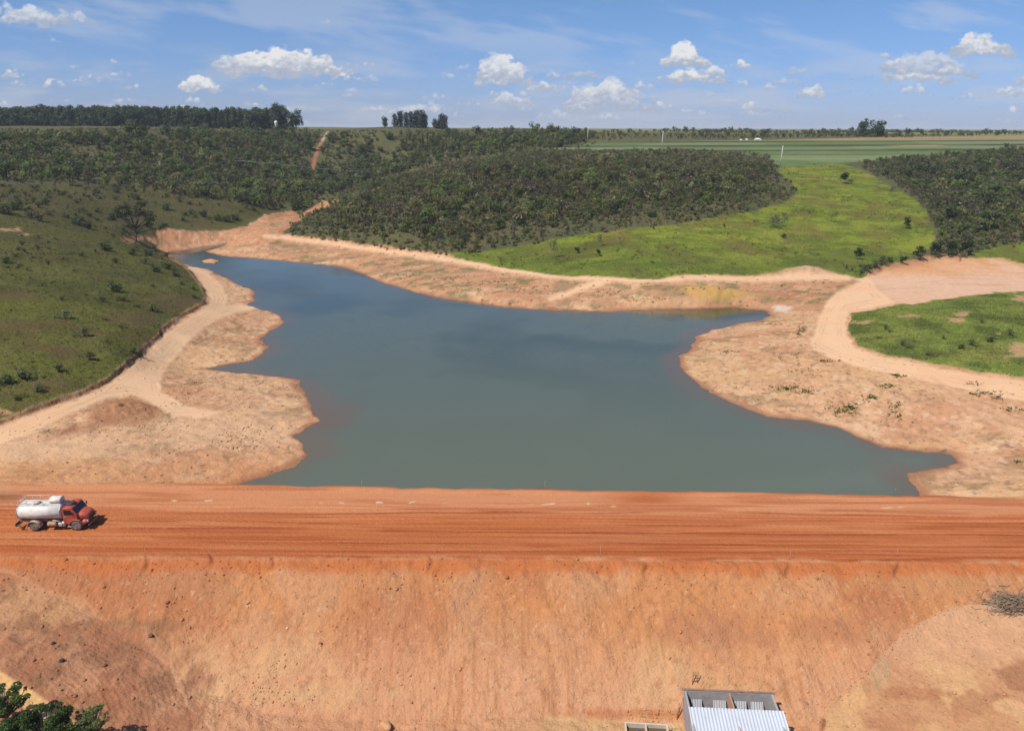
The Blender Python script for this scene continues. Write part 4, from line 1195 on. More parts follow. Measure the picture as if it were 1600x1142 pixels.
# ------------------------------------------------------------------ bushes on the grassy hillside at the left
HL = [(-200, 700), (0, 650), (110, 612), (200, 560), (262, 505), (318, 470), (300, 430), (260, 398), (215, 380), (225, 360), (300, 355), (380, 350), (410, 330), (300, 312), (200, 293), (60, 287), (-200, 292)]
BUSH = [scrub_proto(31, C(96, 108, 66), 210, .15, 1.4, 1.2, 6), scrub_proto(32, C(112, 118, 72), 150, .14, 1.1, 1.0, 4), scrub_proto(33, C(118, 126, 90), 150, .14, 1.3, 1.2, 5), scrub_proto(34, C(112, 112, 80), 90, .13, 1.0, 1.4, 4, True)]
bush_me = [halves(p) for p in BUSH]
BK = ["dark leafy", "olive green", "grey green", "twiggy dark"]
named = [(182, 455, 1.9, 0, "wide dark bush clump in the middle of the left grassy hillside"), (238, 486, 1.3, 2, "grey green bush near the crown of the left road bank on the hillside"), (100, 498, 1.3, 2, None), (130, 526, 1.3, 2, None), (192, 470, 1.2, 1, None),
         (12, 412, 1.3, 0, "round dark bush by the left frame edge high on the grassy hillside"), (126, 400, .9, 0, None), (168, 392, 2.0, 0, "broad dark bush on the slope just below the lone forked tree"), (50, 403, .6, 1, None), (92, 580, 1.0, 3, None), (140, 563, 1.1, 3, None),
         (40, 592, 1.4, 2, None), (6, 600, 1.2, 0, None), (60, 612, 1.0, 2, None), (210, 552, .8, 0, None), (188, 512, .8, 1, None), (160, 472, .9, 3, None), (216, 480, .8, 1, None), (165, 500, .6, 1, None), (30, 625, .9, 1, None), (245, 425, 1.6, 0, None), (262, 420, 1.6, 0, None),
         (276, 432, 1.3, 0, None), (285, 445, 1.2, 1, None), (235, 400, 1.7, 0, None), (205, 398, 1.6, 0, None), (225, 412, 1.4, 2, None), (182, 412, 1.3, 3, None), (300, 452, 1.0, 1, None), (305, 466, .8, 0, None), (8, 335, 2.6, 0, None), (28, 328, 2.8, 0, None), (45, 340, 2.2, 1, None), (-10, 320, 3.2, 0, None), (62, 346, 2.0, 3, None), (120, 352, 2.4, 0, None), (140, 358, 2.0, 3, None), (105, 340, 1.6, 1, None), (258, 328, 2.2, 0, None), (215, 312, 1.8, 3, None), (300, 335, 2.0, 2, None), (320, 340, 2.4, 3, None), (340, 345, 2.2, 0, None), (355, 348, 2.4, 0, None), (370, 345, 2.2, 0, None), (285, 345, 1.8, 2, None)]
bx, by, bz, bu, bv = scatter(HL, 4.6, rv, (70, 330), lambda x, y, u, v: np.clip((fbm(x / 15, y / 15, 3, 420) - .46) * 3.0 + .35 * sstep(380, 300, v), .01, .7))
allb = [(hit(a, b), s, k_, lb) for a, b, s, k_, lb in named]
for i in range(len(bx)):
    allb.append(((bx[i], by[i], bz[i]), rv.uniform(.25, .75) * (1 + 1.3 * sstep(420, 300, bv[i])), int(rv.integers(0, 4)), None))
print("bushes", len(allb))
for (p, s, k_, lb) in allb[:300]:
    o = empty("bush", (p[0], p[1], p[2] - .05)); link("stem", bush_me[k_][0], o); link("crown", bush_me[k_][1], o); o.scale = (float(s), float(s), float(s) * .9); o.rotation_euler = (0, 0, rv.uniform(0, 6.28))
    if lb: tag(o, lb, "bush")
    else: tag(o, "%s bush scattered on the grassy hillside left of the lake" % BK[k_], "bush", "%s bushes on the left grassy hillside" % BK[k_])
if len(allb) > 300:
    q = allb[300:]; nq = len(q)
    vv, ff, cc = tile(BUSH, np.array([b[2] for b in q]), np.array([b[0][0] for b in q]), np.array([b[0][1] for b in q]), np.array([b[0][2] for b in q]), np.array([float(b[1]) for b in q]), ang(nq, rv), rv.uniform(.85, 1.15, (nq, 1)) * np.ones((1, 3)))
    tag(link("undergrowth", np_mesh("undergrowth", vv, ff, cc, mats=[M_LEAF])), kind="stuff")

# ------------------------------------------------------------------ trees with trunk and crown
def tree_parts(seed, h, w, base, n, leaf, nb=9, crown_from=.35, sparse=1.0, column=False, tr=.02, round_=False):
    """returns (trunk mesh data as MB, crown arrays) for a tree of height h and crown width w"""
    r = np.random.default_rng(seed)
    mb = MB()
    rt = h * tr
    top = Vector((r.uniform(-.1, .1) * w * .3, r.uniform(-.1, .1) * w * .3, h * (.8 if column else .55)))
    mid = Vector((top.x * .5 + r.uniform(-.05, .05) * w, top.y * .5, top.z * .5))
    mb.tube([(0, 0, -.4), (0, 0, h * .06), mid, top], [rt * 1.25, rt, rt * .8, rt * (.25 if column else .55)], 7)
    blobs = []
    for i in range(nb):
        t = i / max(nb - 1, 1)
        if column:
            z = h * (crown_from + (1 - crown_from) * t * .92)
            q = w * .5 * r.uniform(.1, .55) * (1 - (.35 if round_ else .6) * t)
            br = w * r.uniform(.24, .36) * (1 - (.22 if round_ else .45) * t)
        else:
            z = h * r.uniform(crown_from + .12, .86)
            q = w * .5 * r.uniform(.25, .72)
            br = w * r.uniform(.15, .24)
        a = r.uniform(0, 6.28)
        p = Vector((math.cos(a) * q, math.sin(a) * q, z))
        blobs.append((p.x, p.y, p.z, br, br, br * (.95 if column else .75)))
        st = mid.lerp(top, r.uniform(.3, 1)) if not column else Vector((0, 0, z * .8))
        kn = st.lerp(p, .5) + Vector((0, 0, -.03 * h))
        mb.tube([st, kn, p], [rt * .45, rt * .32, rt * .14], 5)
    if column: blobs.append((0, 0, h * .95, w * .16, w * .16, h * .06))
    cr = leaf_cloud(blobs, int(n * sparse), leaf, base, r)
    return mb, cr


class TreeKind:
    def __init__(s, name, *a, bark=M_BARK, **k):
        s.name = name; s.h = a[1]; mb, cr = tree_parts(*a, **k)
        o = mb.build("trunk", bark); s.trunk = o.data; bpy.data.objects.remove(o)
        s.crown = np_mesh("crown", *cr, mats=[M_LEAF])

    def put(s, loc, h, label, cat="tree", group=None, wide=1.0, rz=None):
        sc = h / s.h
        e = empty(s.name, loc, rv.uniform(0, 6.28) if rz is None else rz, label, cat, group)
        e.scale = (sc * wide, sc * wide, sc)
        link("trunk", s.trunk, e); link("crown", s.crown, e)
        return e


EUC = [TreeKind("eucalyptus_tree", 40 + i, 16.0, 9.0, C(92, 110, 70) * k_, 900, .55, nb=13, crown_from=.10, round_=True, column=True, bark=M_PALEBARK) for i, k_ in enumerate((1.0, .85, 1.1, .92))]
EUCD = [TreeKind("eucalyptus_tree", 50 + i, 16.0, 12.0, C(78, 92, 74), 1500, .55, nb=16, crown_from=.08, round_=True, column=True) for i in range(3)]
RND = [TreeKind("broad_tree", 60 + i, 12.0, 13.0, C(92, 110, 72), 1400, .55, nb=20, crown_from=.04) for i in range(2)]
k0 = 0
for row, (dy, lim) in enumerate(((0, 470), (5, 472), (10, 470), (15, 470))):
    xx = -640.0
    while True:
        yy = 628 + dy + rv.uniform(-1.2, 1.2)
        u_, v_ = proj(np.array(xx), np.array(yy), np.array(38.0))
        if u_ > lim - 25: break
        z_ = float(ground_z(xx, yy)[0])
        if u_ > -30:
            (EUC[int(rv.integers(0, 4))] if rv.uniform() < .8 else RND[int(rv.integers(0, 2))]).put((xx, yy, z_ - .2), rv.uniform(13.0, 15.8) * (.92 + .24 * float(fbm(np.array(xx / 22), np.array(row * 3.0), 3, 77))), "tall dark green tree in the long planted row on the left horizon", "tree", "planted tree row on the left horizon", rv.uniform(.85, 1.2))
        xx += rv.uniform(4.3, 5.9)


def put_px(kind, u, vb, vt, label, cat="tree", group=None, wide=1.0, Y=None):
    if Y is None:
        x, y, z = hit(u, vb)
    else:
        d = ray(float(u), 300.0); x = float(d[0] / d[1] * Y); y = Y; z = float(ground_z(x, y)[0])
    _, v0 = proj(np.array(x), np.array(y), np.array(z))
    h = max((float(v0) - vt) / FPX * y * 1.02, .5)
    return kind.put((x, y, z - .1), h, label, cat, group, wide)


put_px(EUCD[0], 442, 203, 167, "tallest dark conical eucalyptus at the right end of the horizon row", wide=.9, Y=615)
put_px(EUCD[1], 452, 203, 170, "dark eucalyptus second from the right end of the horizon row", wide=.9, Y=618)
put_px(RND[0], 468, 204, 174, "light green rounded tree closing the right end of the horizon row", wide=1.0, Y=612)
put_px(RND[1], 412, 201, 172, "rounded green tree left of the small white tower", wide=1.1, Y=618)
for i, (u, vt, kd, w_) in enumerate(((607, 184, RND[1], .8), (622, 181, EUCD[1], .95), (630, 177, EUCD[0], 1.0), (639, 179, EUCD[2], .9), (647, 178, EUCD[1], 1.0), (655, 176, EUCD[0], 1.0), (663, 176, EUCD[2], 1.0), (668, 182, EUCD[1], .8))):
    put_px(kd, u, 205, vt, "dark dense eucalyptus in the larger horizon grove beside the clearing road" if kd is not RND[1] else "pale rounded tree at the left end of the larger horizon grove", "tree", "eucalyptus in the larger horizon grove" if kd is not RND[1] else None, w_, Y=585 + 3 * (i % 3))
put_px(RND[0], 684, 205, 187, "low rounded tree at the left of the small horizon grove", wide=1.0, Y=590)
put_px(EUCD[0], 692, 205, 181, "tall pointed tree in the middle of the small horizon grove", wide=1.0, Y=594)
put_px(EUCD[2], 698, 205, 183, "dark tree at the right end of the small horizon grove", wide=1.0, Y=588)
put_px(RND[1], 1339, 208, 189, "left one of two big round trees standing alone on the right horizon", wide=.95, Y=560)
put_px(RND[0], 1359, 208, 191, "right one of two big round trees standing alone on the right horizon", wide=1.0, Y=566)
for u, vb, vt in ((790, 206, 199), (915, 206, 200), (1037, 206, 201), (1072, 207, 202), (1133, 206, 200), (1201, 207, 201), (1418, 210, 202), (1440, 210, 203), (1558, 212, 204), (1572, 231, 224), (700, 207, 200), (860, 207, 202)):
    put_px(RND[u % 2], u, vb, vt, "single small dark tree on the grassy skyline of the plateau", "tree", "small trees on the plateau skyline", 1.0)

# trees standing in the meadows
OAK = TreeKind("meadow_tree", 71, 5.0, 5.2, C(58, 76, 42), 900, .19, nb=11, crown_from=.15)
OAK2 = TreeKind("meadow_tree", 72, 5.0, 4.2, C(62, 76, 44), 800, .18, nb=9, crown_from=.1)
THIN = TreeKind("sapling", 73, 4.5, 4.4, C(104, 116, 72), 260, .15, nb=9, crown_from=.3, bark=M_PALEBARK)
PALE = TreeKind("meadow_tree", 74, 5.0, 7.0, C(118, 132, 96), 620, .17, nb=12, crown_from=.1, bark=M_PALEBARK)
TWIG = TreeKind("sapling", 75, 4.5, 5.0, C(96, 100, 66), 210, .16, nb=10, crown_from=.25)
for kd, u, vb, vt, lb, w_ in (
        (OAK, 1321, 288, 270, "round dark tree alone near the top of the bright meadow", 1.15), (TWIG, 1391, 308, 290, "thin bare sapling beside the wood edge high in the meadow", .8), (TWIG, 1298, 347, 329, "spindly open tree in the middle of the bright meadow", 1.1),
        (OAK2, 1416, 357, 337, "dense dark upright tree near the right edge of the bright meadow", .85), (OAK2, 1340, 406, 384, "dark grey green shrub tree low in the meadow above the track junction", .95), (PALE, 1218, 358, 334, "wide pale leaved tree left of the middle of the meadow", 1.05),
        (THIN, 863, 404, 373, "tall pale sapling at the left end of the brown streak in the meadow", .6), (THIN, 936, 386, 366, "thin pale sapling above the brown streak in the meadow", .7), (OAK, 902, 396, 386, "small round bush in the brown streak of the meadow", 1.0), (OAK, 934, 401, 389, "small round bush just below the brown streak of the meadow", 1.0),
        (OAK2, 1131, 356, 348, "tiny dark shrub at the upper meadow edge", .7), (OAK2, 1021, 359, 353, "very small dark shrub at the left upper meadow edge", .9), (OAK2, 1225, 372, 364, "low bush below the pale tree in the meadow", 1.5), (TWIG, 1224, 341, 331, "little twiggy shrub just above the pale meadow tree", .9),
        (OAK2, 1436, 406, 381, "dark bush leaning out of the wood at the lower meadow corner", 1.0), (OAK, 1410, 412, 399, "round dark bush at the meadow foot above the clearing bank", 1.0), (OAK, 1460, 401, 378, "broad dark tree at the lower corner of the right wood", 1.0), (OAK, 1482, 400, 376, "leafy dark tree above the orange clearing bank", 1.1), (OAK, 1504, 399, 374, "dark tree where the wood meets the clearing", 1.0)):
    put_px(kd, u, vb, vt, lb, "tree", None, w_)
for u, vb, s in ((1346, 428, 1.0), (1352, 424, 1.3), (1360, 421, 1.0), (1366, 418, 1.5), (1374, 414, 1.2), (1382, 411, 1.5), (1392, 410, 1.1), (1358, 427, .9), (1330, 424, .8), (1345, 418, .9), (1322, 420, .7)):
    x, y, z = hit(u, vb); o = empty("bush", (x, y, z)); link("stem", bush_me[u % 4][0], o); link("crown", bush_me[u % 4][1], o); o.scale = (s,) * 3; o.rotation_euler = (0, 0, u)
    tag(o, "dark bush in the gully at the foot of the bright meadow above the track junction", "bush", "bushes in the gully at the meadow foot")
for u, vb, s in ((1412, 540, .9), (1372, 530, .6), (1390, 520, .7), (1420, 545, .8), (1450, 556, .8), (1520, 540, 1.1), (1545, 535, 1.0), (1580, 525, 1.2), (1500, 545, .8), (1475, 530, .6), (1385, 515, .9), (1535, 505, .8)):
    x, y, z = hit(u, vb); o = empty("bush", (x, y, z)); link("stem", bush_me[u % 3][0], o); link("crown", bush_me[u % 3][1], o); o.scale = (s * .8,) * 3
    tag(o, "low green bush in the grassy patch right of the curving track", "bush", "bushes in the right grass patch")


# the lone forked tree on the left hillside
def lone_tree():
    x, y, z = hit(214, 379)
    r = np.random.default_rng(90)
    e = empty("forked_tree", (x, y, z - .1), 0, "lone open crowned tree with dark forked trunk on the left hillside above the inlet", "tree")
    k_ = y / FPX
    mb = MB(); H = 52 * k_
    f1 = Vector((.3, 0, H * .42))
    mb.tube([(0, 0, -.3), (-.05, 0, H * .2), f1], [.42, .33, .27], 8)
    blobs = []
    for a, b, q in ((-24, 46, .15), (-14, 52, .13), (-4, 55, .13), (8, 56, .12), (18, 50, .13), (27, 43, .14), (30, 36, .12), (-28, 38, .12), (22, 28, .12), (0, 46, .1), (12, 44, .1), (-12, 41, .1), (36, 20, .10)):
        p = Vector((a * k_, r.uniform(-3.2, 3.2), b * k_))
        kn = f1.lerp(p, .5) + Vector((0, 0, -.4))
        mb.tube([f1 if b > 30 else Vector((0, 0, H * .25)), kn, p], [.2, .13, .05], 6)
        for _ in range(3):
            p2 = p + Vector((r.uniform(-1.6, 1.6), r.uniform(-1.4, 1.4), r.uniform(-.2, 1.2)))
            mb.tube([kn.lerp(p, .6), p2], [.07, .03], 4)
            blobs.append((p2.x, p2.y, p2.z, 1.25, 1.25, .7))
        blobs.append((p.x, p.y, p.z, 1.5, 1.4, .8))
    mb.build("trunk", M_BARK, e)
    link("crown", np_mesh("crown", *leaf_cloud(blobs, 3200, .24, C(84, 90, 60), r), mats=[M_LEAF]), e)


lone_tree()


def bare_tree(u, vb, vt, label, name="bare_tree", wide=1.0, colr=None):
    x, y, z = hit(u, vb); r = np.random.default_rng(int(u))
    e = empty(name, (x, y, z - .1), 0, label, "tree")
    h = (vb - vt) / FPX * y
    mb = MB(); tw = MB()
    mb.tube([(0, 0, -.2), (.05 * h, 0, h * .35), (0, 0, h * .6)], [h * .03, h * .022, h * .014], 6)
    for i in range(26):
        st = Vector((0, 0, h * r.uniform(.2, .6))); a = r.uniform(0, 6.28); q = h * r.uniform(.25, .55) * wide
        en = Vector((math.cos(a) * q, math.sin(a) * q, h * r.uniform(.5, 1)))
        tw.tube([st, st.lerp(en, .5) + Vector((0, 0, -.05 * h)), en], [h * .012, h * .008, h * .003], 4)
    mb.build("trunk", M_BARK, e); tw.build("branches", M_BARK, e)


bare_tree(243, 398, 372, "leafless twiggy tree leaning by the water at the inlet mouth")
bare_tree(262, 404, 388, "short leafless shrub on the point where hillside meets inlet", wide=1.2)

# ------------------------------------------------------------------ grass, weeds and soil clods (uncountable)
def tufts(X, Y, Zv, h, colr, r, blades=4, spread=.22):
    n = len(X) * blades
    P = np.repeat(np.stack([X, Y, Zv - .04], -1), blades, 0)
    hh = np.repeat(h, blades) * r.uniform(.6, 1.3, n)
    a = r.uniform(0, 6.28, n); P[:, 0] += r.normal(0, 1, n) * hh * .35; P[:, 1] += r.normal(0, 1, n) * hh * .35
    w = hh * spread * r.uniform(.7, 1.4, n)
    side = np.stack([np.cos(a), np.sin(a), a * 0], -1) * w[:, None]
    lean = np.stack([r.normal(0, .8, n), r.normal(0, .8, n) - .25, np.ones(n) * .8], -1) * hh[:, None]
    Vv = np.stack([P - side, P + side, P + side * .35 + lean, P - side * .35 + lean], 1).reshape(-1, 3)
    c = np.repeat(colr, blades, 0) * r.uniform(.75, 1.25, (n, 1))
    return Vv, np.arange(4 * n).reshape(n, 4), np.repeat(c, 4, 0)


def ground_col(X, Y):
    i = np.clip(np.searchsorted(YR, Y), 0, NR - 1)
    j = np.clip(((X / Y - TR[0]) / (TR[1] - TR[0])).round().astype(int), 0, NT - 1)
    return col[i, j]


gparts = []
for poly, sp, hmin, hmax, dn, gain in (
        (HL, 1.15, .18, .5, None, 1.3), (MEADOW_PX, 1.2, .16, .4, None, 1.45), (MEADOW2_PX, 1.4, .2, .45, None, 1.45), (MEADOWR_PX, .42, .12, .36, None, 1.5)):
    x, y, z, u, v = scatter(poly, sp, rv, (70, 420), dn, margin=-1)
    c_ = ground_col(x, y)
    keepg = c_[:, 1] > c_[:, 0] * .82
    x, y, z, c_ = x[keepg], y[keepg], z[keepg], c_[keepg]
    gparts.append(tufts(x, y, z, rv.uniform(hmin, hmax, len(x)), c_ * gain, rv, 5, .13))
    print("tufts", len(x))
x, y, z, u, v = scatter(MEADOW_PX, 2.2, rv, (150, 420), lambda x, y, u, v: np.clip((fbm(x / 8, y / 8, 3, 450) - .46) * 3, 0.01, .6), margin=-2)
gparts.append(tufts(x, y, z, rv.uniform(.35, .8, len(x)), np.where(rv.uniform(0, 1, (len(x), 1)) < .6, C(112, 116, 58)[None], C(136, 118, 72)[None]), rv, 7, .12))
vv, ff, cc = merge(gparts)
tag(link("tall_grass", np_mesh("tall_grass", vv, ff, cc, mats=[M_LEAF])), kind="stuff")

wp = []
for (a, b, ra, rb, n) in ((1230, 607, 26, 5, 60), (1262, 613, 22, 4, 40), (1316, 642, 22, 8, 70), (1330, 636, 14, 6, 40), (1361, 622, 9, 5, 30), (1386, 603, 18, 4, 34), (1400, 588, 12, 3, 26), (1252, 513, 9, 9, 44), (1248, 522, 5, 5, 20), (1290, 565, 12, 3, 24),
                          (1140, 549, 18, 3, 24), (1210, 505, 16, 4, 18), (1400, 634, 14, 7, 30), (1395, 650, 16, 6, 24), (1535, 615, 30, 5, 40), (1560, 622, 16, 4, 24), (1235, 560, 22, 8, 22), (1260, 580, 30, 10, 30), (1580, 640, 16, 5, 20), (1520, 600, 14, 4, 14),
                          (700, 436, 22, 4, 40), (760, 443, 40, 6, 60), (820, 452, 50, 8, 70), (1000, 468, 40, 5, 40), (1080, 452, 60, 4, 40), (950, 458, 40, 6, 40), (1225, 447, 18, 4, 24), (1280, 440, 20, 3, 22), (640, 430, 30, 5, 30), (690, 450, 20, 4, 20),
                          (340, 560, 60, 20, 50), (330, 600, 60, 12, 60), (390, 620, 60, 20, 60), (370, 535, 40, 14, 40), (370, 450, 24, 8, 40), (375, 468, 20, 4, 30), (300, 600, 20, 10, 30), (420, 490, 20, 8, 24), (300, 440, 8, 6, 10), (1590, 722, 3, 2, 8), (1475, 706, 6, 2, 6)):
    for _ in range(n):
        x, y, z = hit(a + rv.normal(0, .5) * ra, b + rv.normal(0, .5) * rb); wp.append((x, y, z, 0 if a > 560 else 1))
for poly in ([(250, 600), (330, 500), (440, 490), (480, 600), (490, 660), (380, 740), (100, 740), (260, 650)], [(1070, 560), (1150, 510), (1270, 510), (1300, 570), (1600, 640), (1600, 740), (1500, 700), (1330, 670), (1150, 625)], [(470, 405), (620, 410), (860, 440), (1200, 442), (1300, 440), (1210, 478), (1000, 482), (800, 478), (620, 440)]):
    gx_, gy2, gz_, _u, _v = scatter(poly, 1.3, rv, (76, 290), lambda x, y, u, v: np.clip((fbm(x / 5, y / 5, 3, 440) - .44) * 4, 0, .8))
    wp += [(a_, b_, c_, 1) for a_, b_, c_ in zip(gx_, gy2, gz_)]
wp = np.array(wp)
wc = np.where(wp[:, 3:4] == 0, C(96, 124, 52)[None], C(128, 118, 74)[None]) * rv.uniform(.7, 1.2, (len(wp), 1))
vv, ff, cc = tufts(wp[:, 0], wp[:, 1], wp[:, 2], np.where(wp[:, 3] == 0, rv.uniform(.12, .34, len(wp)), rv.uniform(.06, .22, len(wp))), wc, rv, 5, .25)
tag(link("weeds", np_mesh("weeds", vv, ff, cc, mats=[M_LEAF])), kind="stuff")

ico_v = np.array([(0, 0, 1), (.9, 0, .4), (.3, .85, .4), (-.7, .5, .4), (-.7, -.5, .4), (.3, -.85, .4), (.7, .5, -.4), (-.3, .85, -.4), (-.9, 0, -.4), (-.3, -.85, -.4), (.7, -.5, -.4), (0, 0, -1)])
ico_f = np.array([(0, 1, 2), (0, 2, 3), (0, 3, 4), (0, 4, 5), (0, 5, 1), (1, 6, 2), (2, 7, 3), (3, 8, 4), (4, 9, 5), (5, 10, 1), (6, 7, 2), (7, 8, 3), (8, 9, 4), (9, 10, 5), (10, 6, 1), (11, 7, 6), (11, 8, 7), (11, 9, 8), (11, 10, 9), (11, 6, 10)])
M_CLOD = ground_mat("clod_soil", 3, 9, .2, .3, .05)


def clods(name, X, Y, Zv, s, c):
    n = len(X)
    st = rv.uniform(.6, 1.35, (n, 1, 3)) * np.array([1.15, 1.0, .7])
    v = ico_v[None] * st * (1 + rv.uniform(-.22, .22, (n, 12, 1))) * s[:, None, None]
    a = rv.uniform(0, 6.28, n); cs, sn = np.cos(a)[:, None], np.sin(a)[:, None]
    vx = v[..., 0] * cs - v[..., 1] * sn; vy = v[..., 0] * sn + v[..., 1] * cs
    vv = np.stack([vx + X[:, None], vy + Y[:, None], v[..., 2] + (Zv + s * .25)[:, None]], -1).reshape(-1, 3)
    ff = (ico_f[None] + (np.arange(n) * 12)[:, None, None]).reshape(-1, 3)
    tag(link(name, np_mesh(name, vv, ff, np.repeat(c, 12, 0), smooth=True, mats=[M_CLOD])), kind="stuff")


xs_, ys_, ss_ = [], [], []
def spray(n, x0, x1, y0, y1, lo, hi, dens=None, pw=3.0):
    x = rv.uniform(x0, x1, n); y = rv.uniform(y0, y1, n)
    if dens is not None:
        k_ = rv.uniform(0, 1, n) < dens(x, y); x, y = x[k_], y[k_]
    xs_.append(x); ys_.append(y); ss_.append(lo + (hi - lo) * rv.uniform(0, 1, len(x)) ** pw)
spray(5200, -46, 46, 43.5, 60.5, .015, .10, lambda x, y: np.clip((fbm(x / 3.5, y / 3.5, 3, 500) - .36) * 3.2, .05, 1), 4)
spray(150, -46, 46, 43.5, 60.5, .07, .2)
spray(500, -50, 50, 57.5, 61, .03, .13)
spray(150, -60, 60, 62, 75, .02, .06)
spray(4200, -75, -22, 77, 125, .02, .16, lambda x, y: np.clip((fbm(x / 6, y / 6, 3, 502) - .38) * 4, .05, 1), 3.5)
spray(8000, 30, 115, 76, 160, .02, .2, lambda x, y: np.clip((fbm(x / 6, y / 6, 3, 503) - .38) * 4, .05, 1), 3.5)
spray(1400, -60, 80, 160, 260, .06, .4)
spray(700, -52, -26, 43, 60, .03, .16, lambda x, y: np.clip((fbm(x / 3, y / 3, 3, 501) - .4) * 4, .05, 1))
spray(420, 24, 55, 43, 60, .03, .14)
spray(240, -40, -34, 88, 98, .04, .2)
X_, Y_, S_ = np.concatenate(xs_), np.concatenate(ys_), np.concatenate(ss_)
# a line of clods along the foot where the fill meets natural ground at the right, and on the bank tops
fl = [hit(u, v) for u, v in zip(np.interp(rv.uniform(0, 1, 260), [0, .3, .6, .8, 1], [1285, 1345, 1410, 1480, 1600]) + rv.normal(0, 5, 260), np.zeros(260))] if False else []
pts = []
for _ in range(240):
    t = rv.uniform(0, 1); a = np.interp(t, [0, .3, .6, .8, 1], [1285, 1345, 1410, 1480, 1600]); b = np.interp(t, [0, .3, .6, .8, 1], [1112, 1058, 992, 953, 938])
    pts.append(hit(a + rv.normal(0, 5), b + rv.normal(0, 4)))
for _ in range(120):
    pts.append(hit(rv.uniform(975, 1060), rv.normal(1118, 6)))
for _ in range(160):
    pts.append(hit(rv.normal(420, 40), rv.normal(1085, 14)))
pts = np.array(pts)
X_ = np.concatenate([X_, pts[:, 0]]); Y_ = np.concatenate([Y_, pts[:, 1]]); S_ = np.concatenate([S_, (.02 + .1 * rv.uniform(0, 1, len(pts)) ** 3)])
wet_ok = sdf(WATER, X_, Y_, 20) > .3
X_, Y_, S_ = X_[wet_ok], Y_[wet_ok], S_[wet_ok]
ng = 7000
xg, yg = rv.uniform(-46, 46, ng), rv.uniform(43.5, 60.5, ng)
kg = rv.uniform(0, 1, ng) < np.clip((fbm(xg / 4, yg / 4, 3, 510) - .38) * 4, .04, 1); xg, yg = xg[kg], yg[kg]
clods("gravel", xg, yg, ground_z(xg, yg), rv.uniform(.015, .05, len(xg)), ground_col(xg, yg) * rv.uniform(.9, 1.5, (len(xg), 1)))
clods("soil_clods", X_, Y_, ground_z(X_, Y_), S_, ground_col(X_, Y_) * rv.uniform(.72, 1.22, (len(X_), 1)))

# ------------------------------------------------------------------ near trees at the lower left corner
def near_tree(u, v, zc, rad, h_extra, base, n, leaf, seed, label, flat=.75):
    x, y = unp(float(u), float(v), zc); x, y = float(x), float(y)
    g = float(ground_z(x, y)[0]); r = np.random.default_rng(seed)
    e = empty("leafy_tree", (x, y, g - .1), 0, label, "tree")
    hc = zc - g
    mb = MB(); blobs = []
    mb.tube([(0, 0, -.2), (.08, .05, hc * .3), (0, .1, hc * .6)], [.16, .13, .1], 8)
    for i in range(46):
        a = r.uniform(0, 6.28); q = rad * r.uniform(.0, 1.0) ** .6
        zz = hc + rad * flat * (r.uniform(-.35, .75) * (1 - (q / rad) ** 2 * .6))
        br = rad * r.uniform(.09, .26)
        p = Vector((math.cos(a) * q, math.sin(a) * q, zz))
        blobs.append((p.x, p.y, p.z, br, br, br * .8))
        st = Vector((0, .08, hc * r.uniform(.4, .6)))
        mb.tube([st, st.lerp(p, .55) + Vector((0, 0, -.12)), p], [.07, .05, .02], 5)
    mb.build("trunk", M_BARK, e)
    link("crown", np_mesh("crown", *leaf_cloud(blobs, n, leaf, base, r, var=.36, lift=.2, rnd=.7), mats=[M_LEAF]), e)


near_tree(2, 1092, -1.0, 1.7, 0, C(118, 138, 76), 7000, .07, 201, "dense green tree cut by the left frame edge above the pale track", 1.0)
near_tree(66, 1134, -1.6, 2.1, 0, C(106, 128, 70), 10500, .072, 202, "broad dark leafy tree in the lower left corner of the photo")
near_tree(138, 1124, -2.2, 1.25, 0, C(140, 152, 92), 3200, .062, 203, "lighter loose leaved tree right of the big corner tree", .9)
near_tree(14, 1150, -1.8, 1.8, 0, C(102, 124, 68), 7000, .072, 204, "dark green tree in the very bottom left corner")
near_tree(112, 1150, -2.4, 1.3, 0, C(100, 122, 66), 4200, .07, 205, "small dark tree tucked under the broad corner tree")

# ------------------------------------------------------------------ brush pile, boulder
def brush_pile():
    x, y, z = hit(1584, 948); r = np.random.default_rng(33)
    mb = MB()
    for i in range(420):
        a = r.normal(0, .5); q = Vector((r.normal(0, 1.15), r.normal(0, .55), 0))
        hh = max(.05, .85 * math.exp(-(q.x / 1.5) ** 2 - (q.y / .8) ** 2) * r.uniform(.2, 1.1))
        l = r.uniform(.5, 1.7)
        d = Vector((math.cos(a), math.sin(a) * .8, r.normal(0, .22))) * l * .5
        c = q + Vector((0, 0, hh))
        k_ = Vector((r.normal(0, .08), r.normal(0, .08), r.normal(0, .08)))
        rr = r.uniform(.012, .035)
        mb.tube([c - d, c + k_, c + d], [rr, rr * .9, rr * .5], 4, smooth=False)
    m = paint("dry_wood", (0.20, 0.135, 0.085), .95, dirt=(.36, .26, .17), amount=.9, scale=1.3)
    o = mb.build("brush_pile", m)
    o.location = (x, y, z)
    for v in o.data.vertices:
        g = float(ground_z(x + v.co.x, y + v.co.y)[0]) - z
        v.co.z += g
    tag(o, "heap of dry grey branches on the slope at the right frame edge", "brush pile")
    mb = MB()
    for i in range(60):
        q = Vector((r.normal(-1.6, 1.5), r.normal(.1, .7), .04)); a = r.uniform(0, 6.28); l = r.uniform(.15, .6)
        d = Vector((math.cos(a), math.sin(a), r.normal(0, .08))) * l * .5
        mb.tube([q - d, q + d], .014, 4, smooth=False)
    o = mb.build("twigs", m); o.location = (x, y, z)
    for v in o.data.vertices: v.co.z += float(ground_z(x + v.co.x, y + v.co.y)[0]) - z
    tag(o, kind="stuff")


brush_pile()


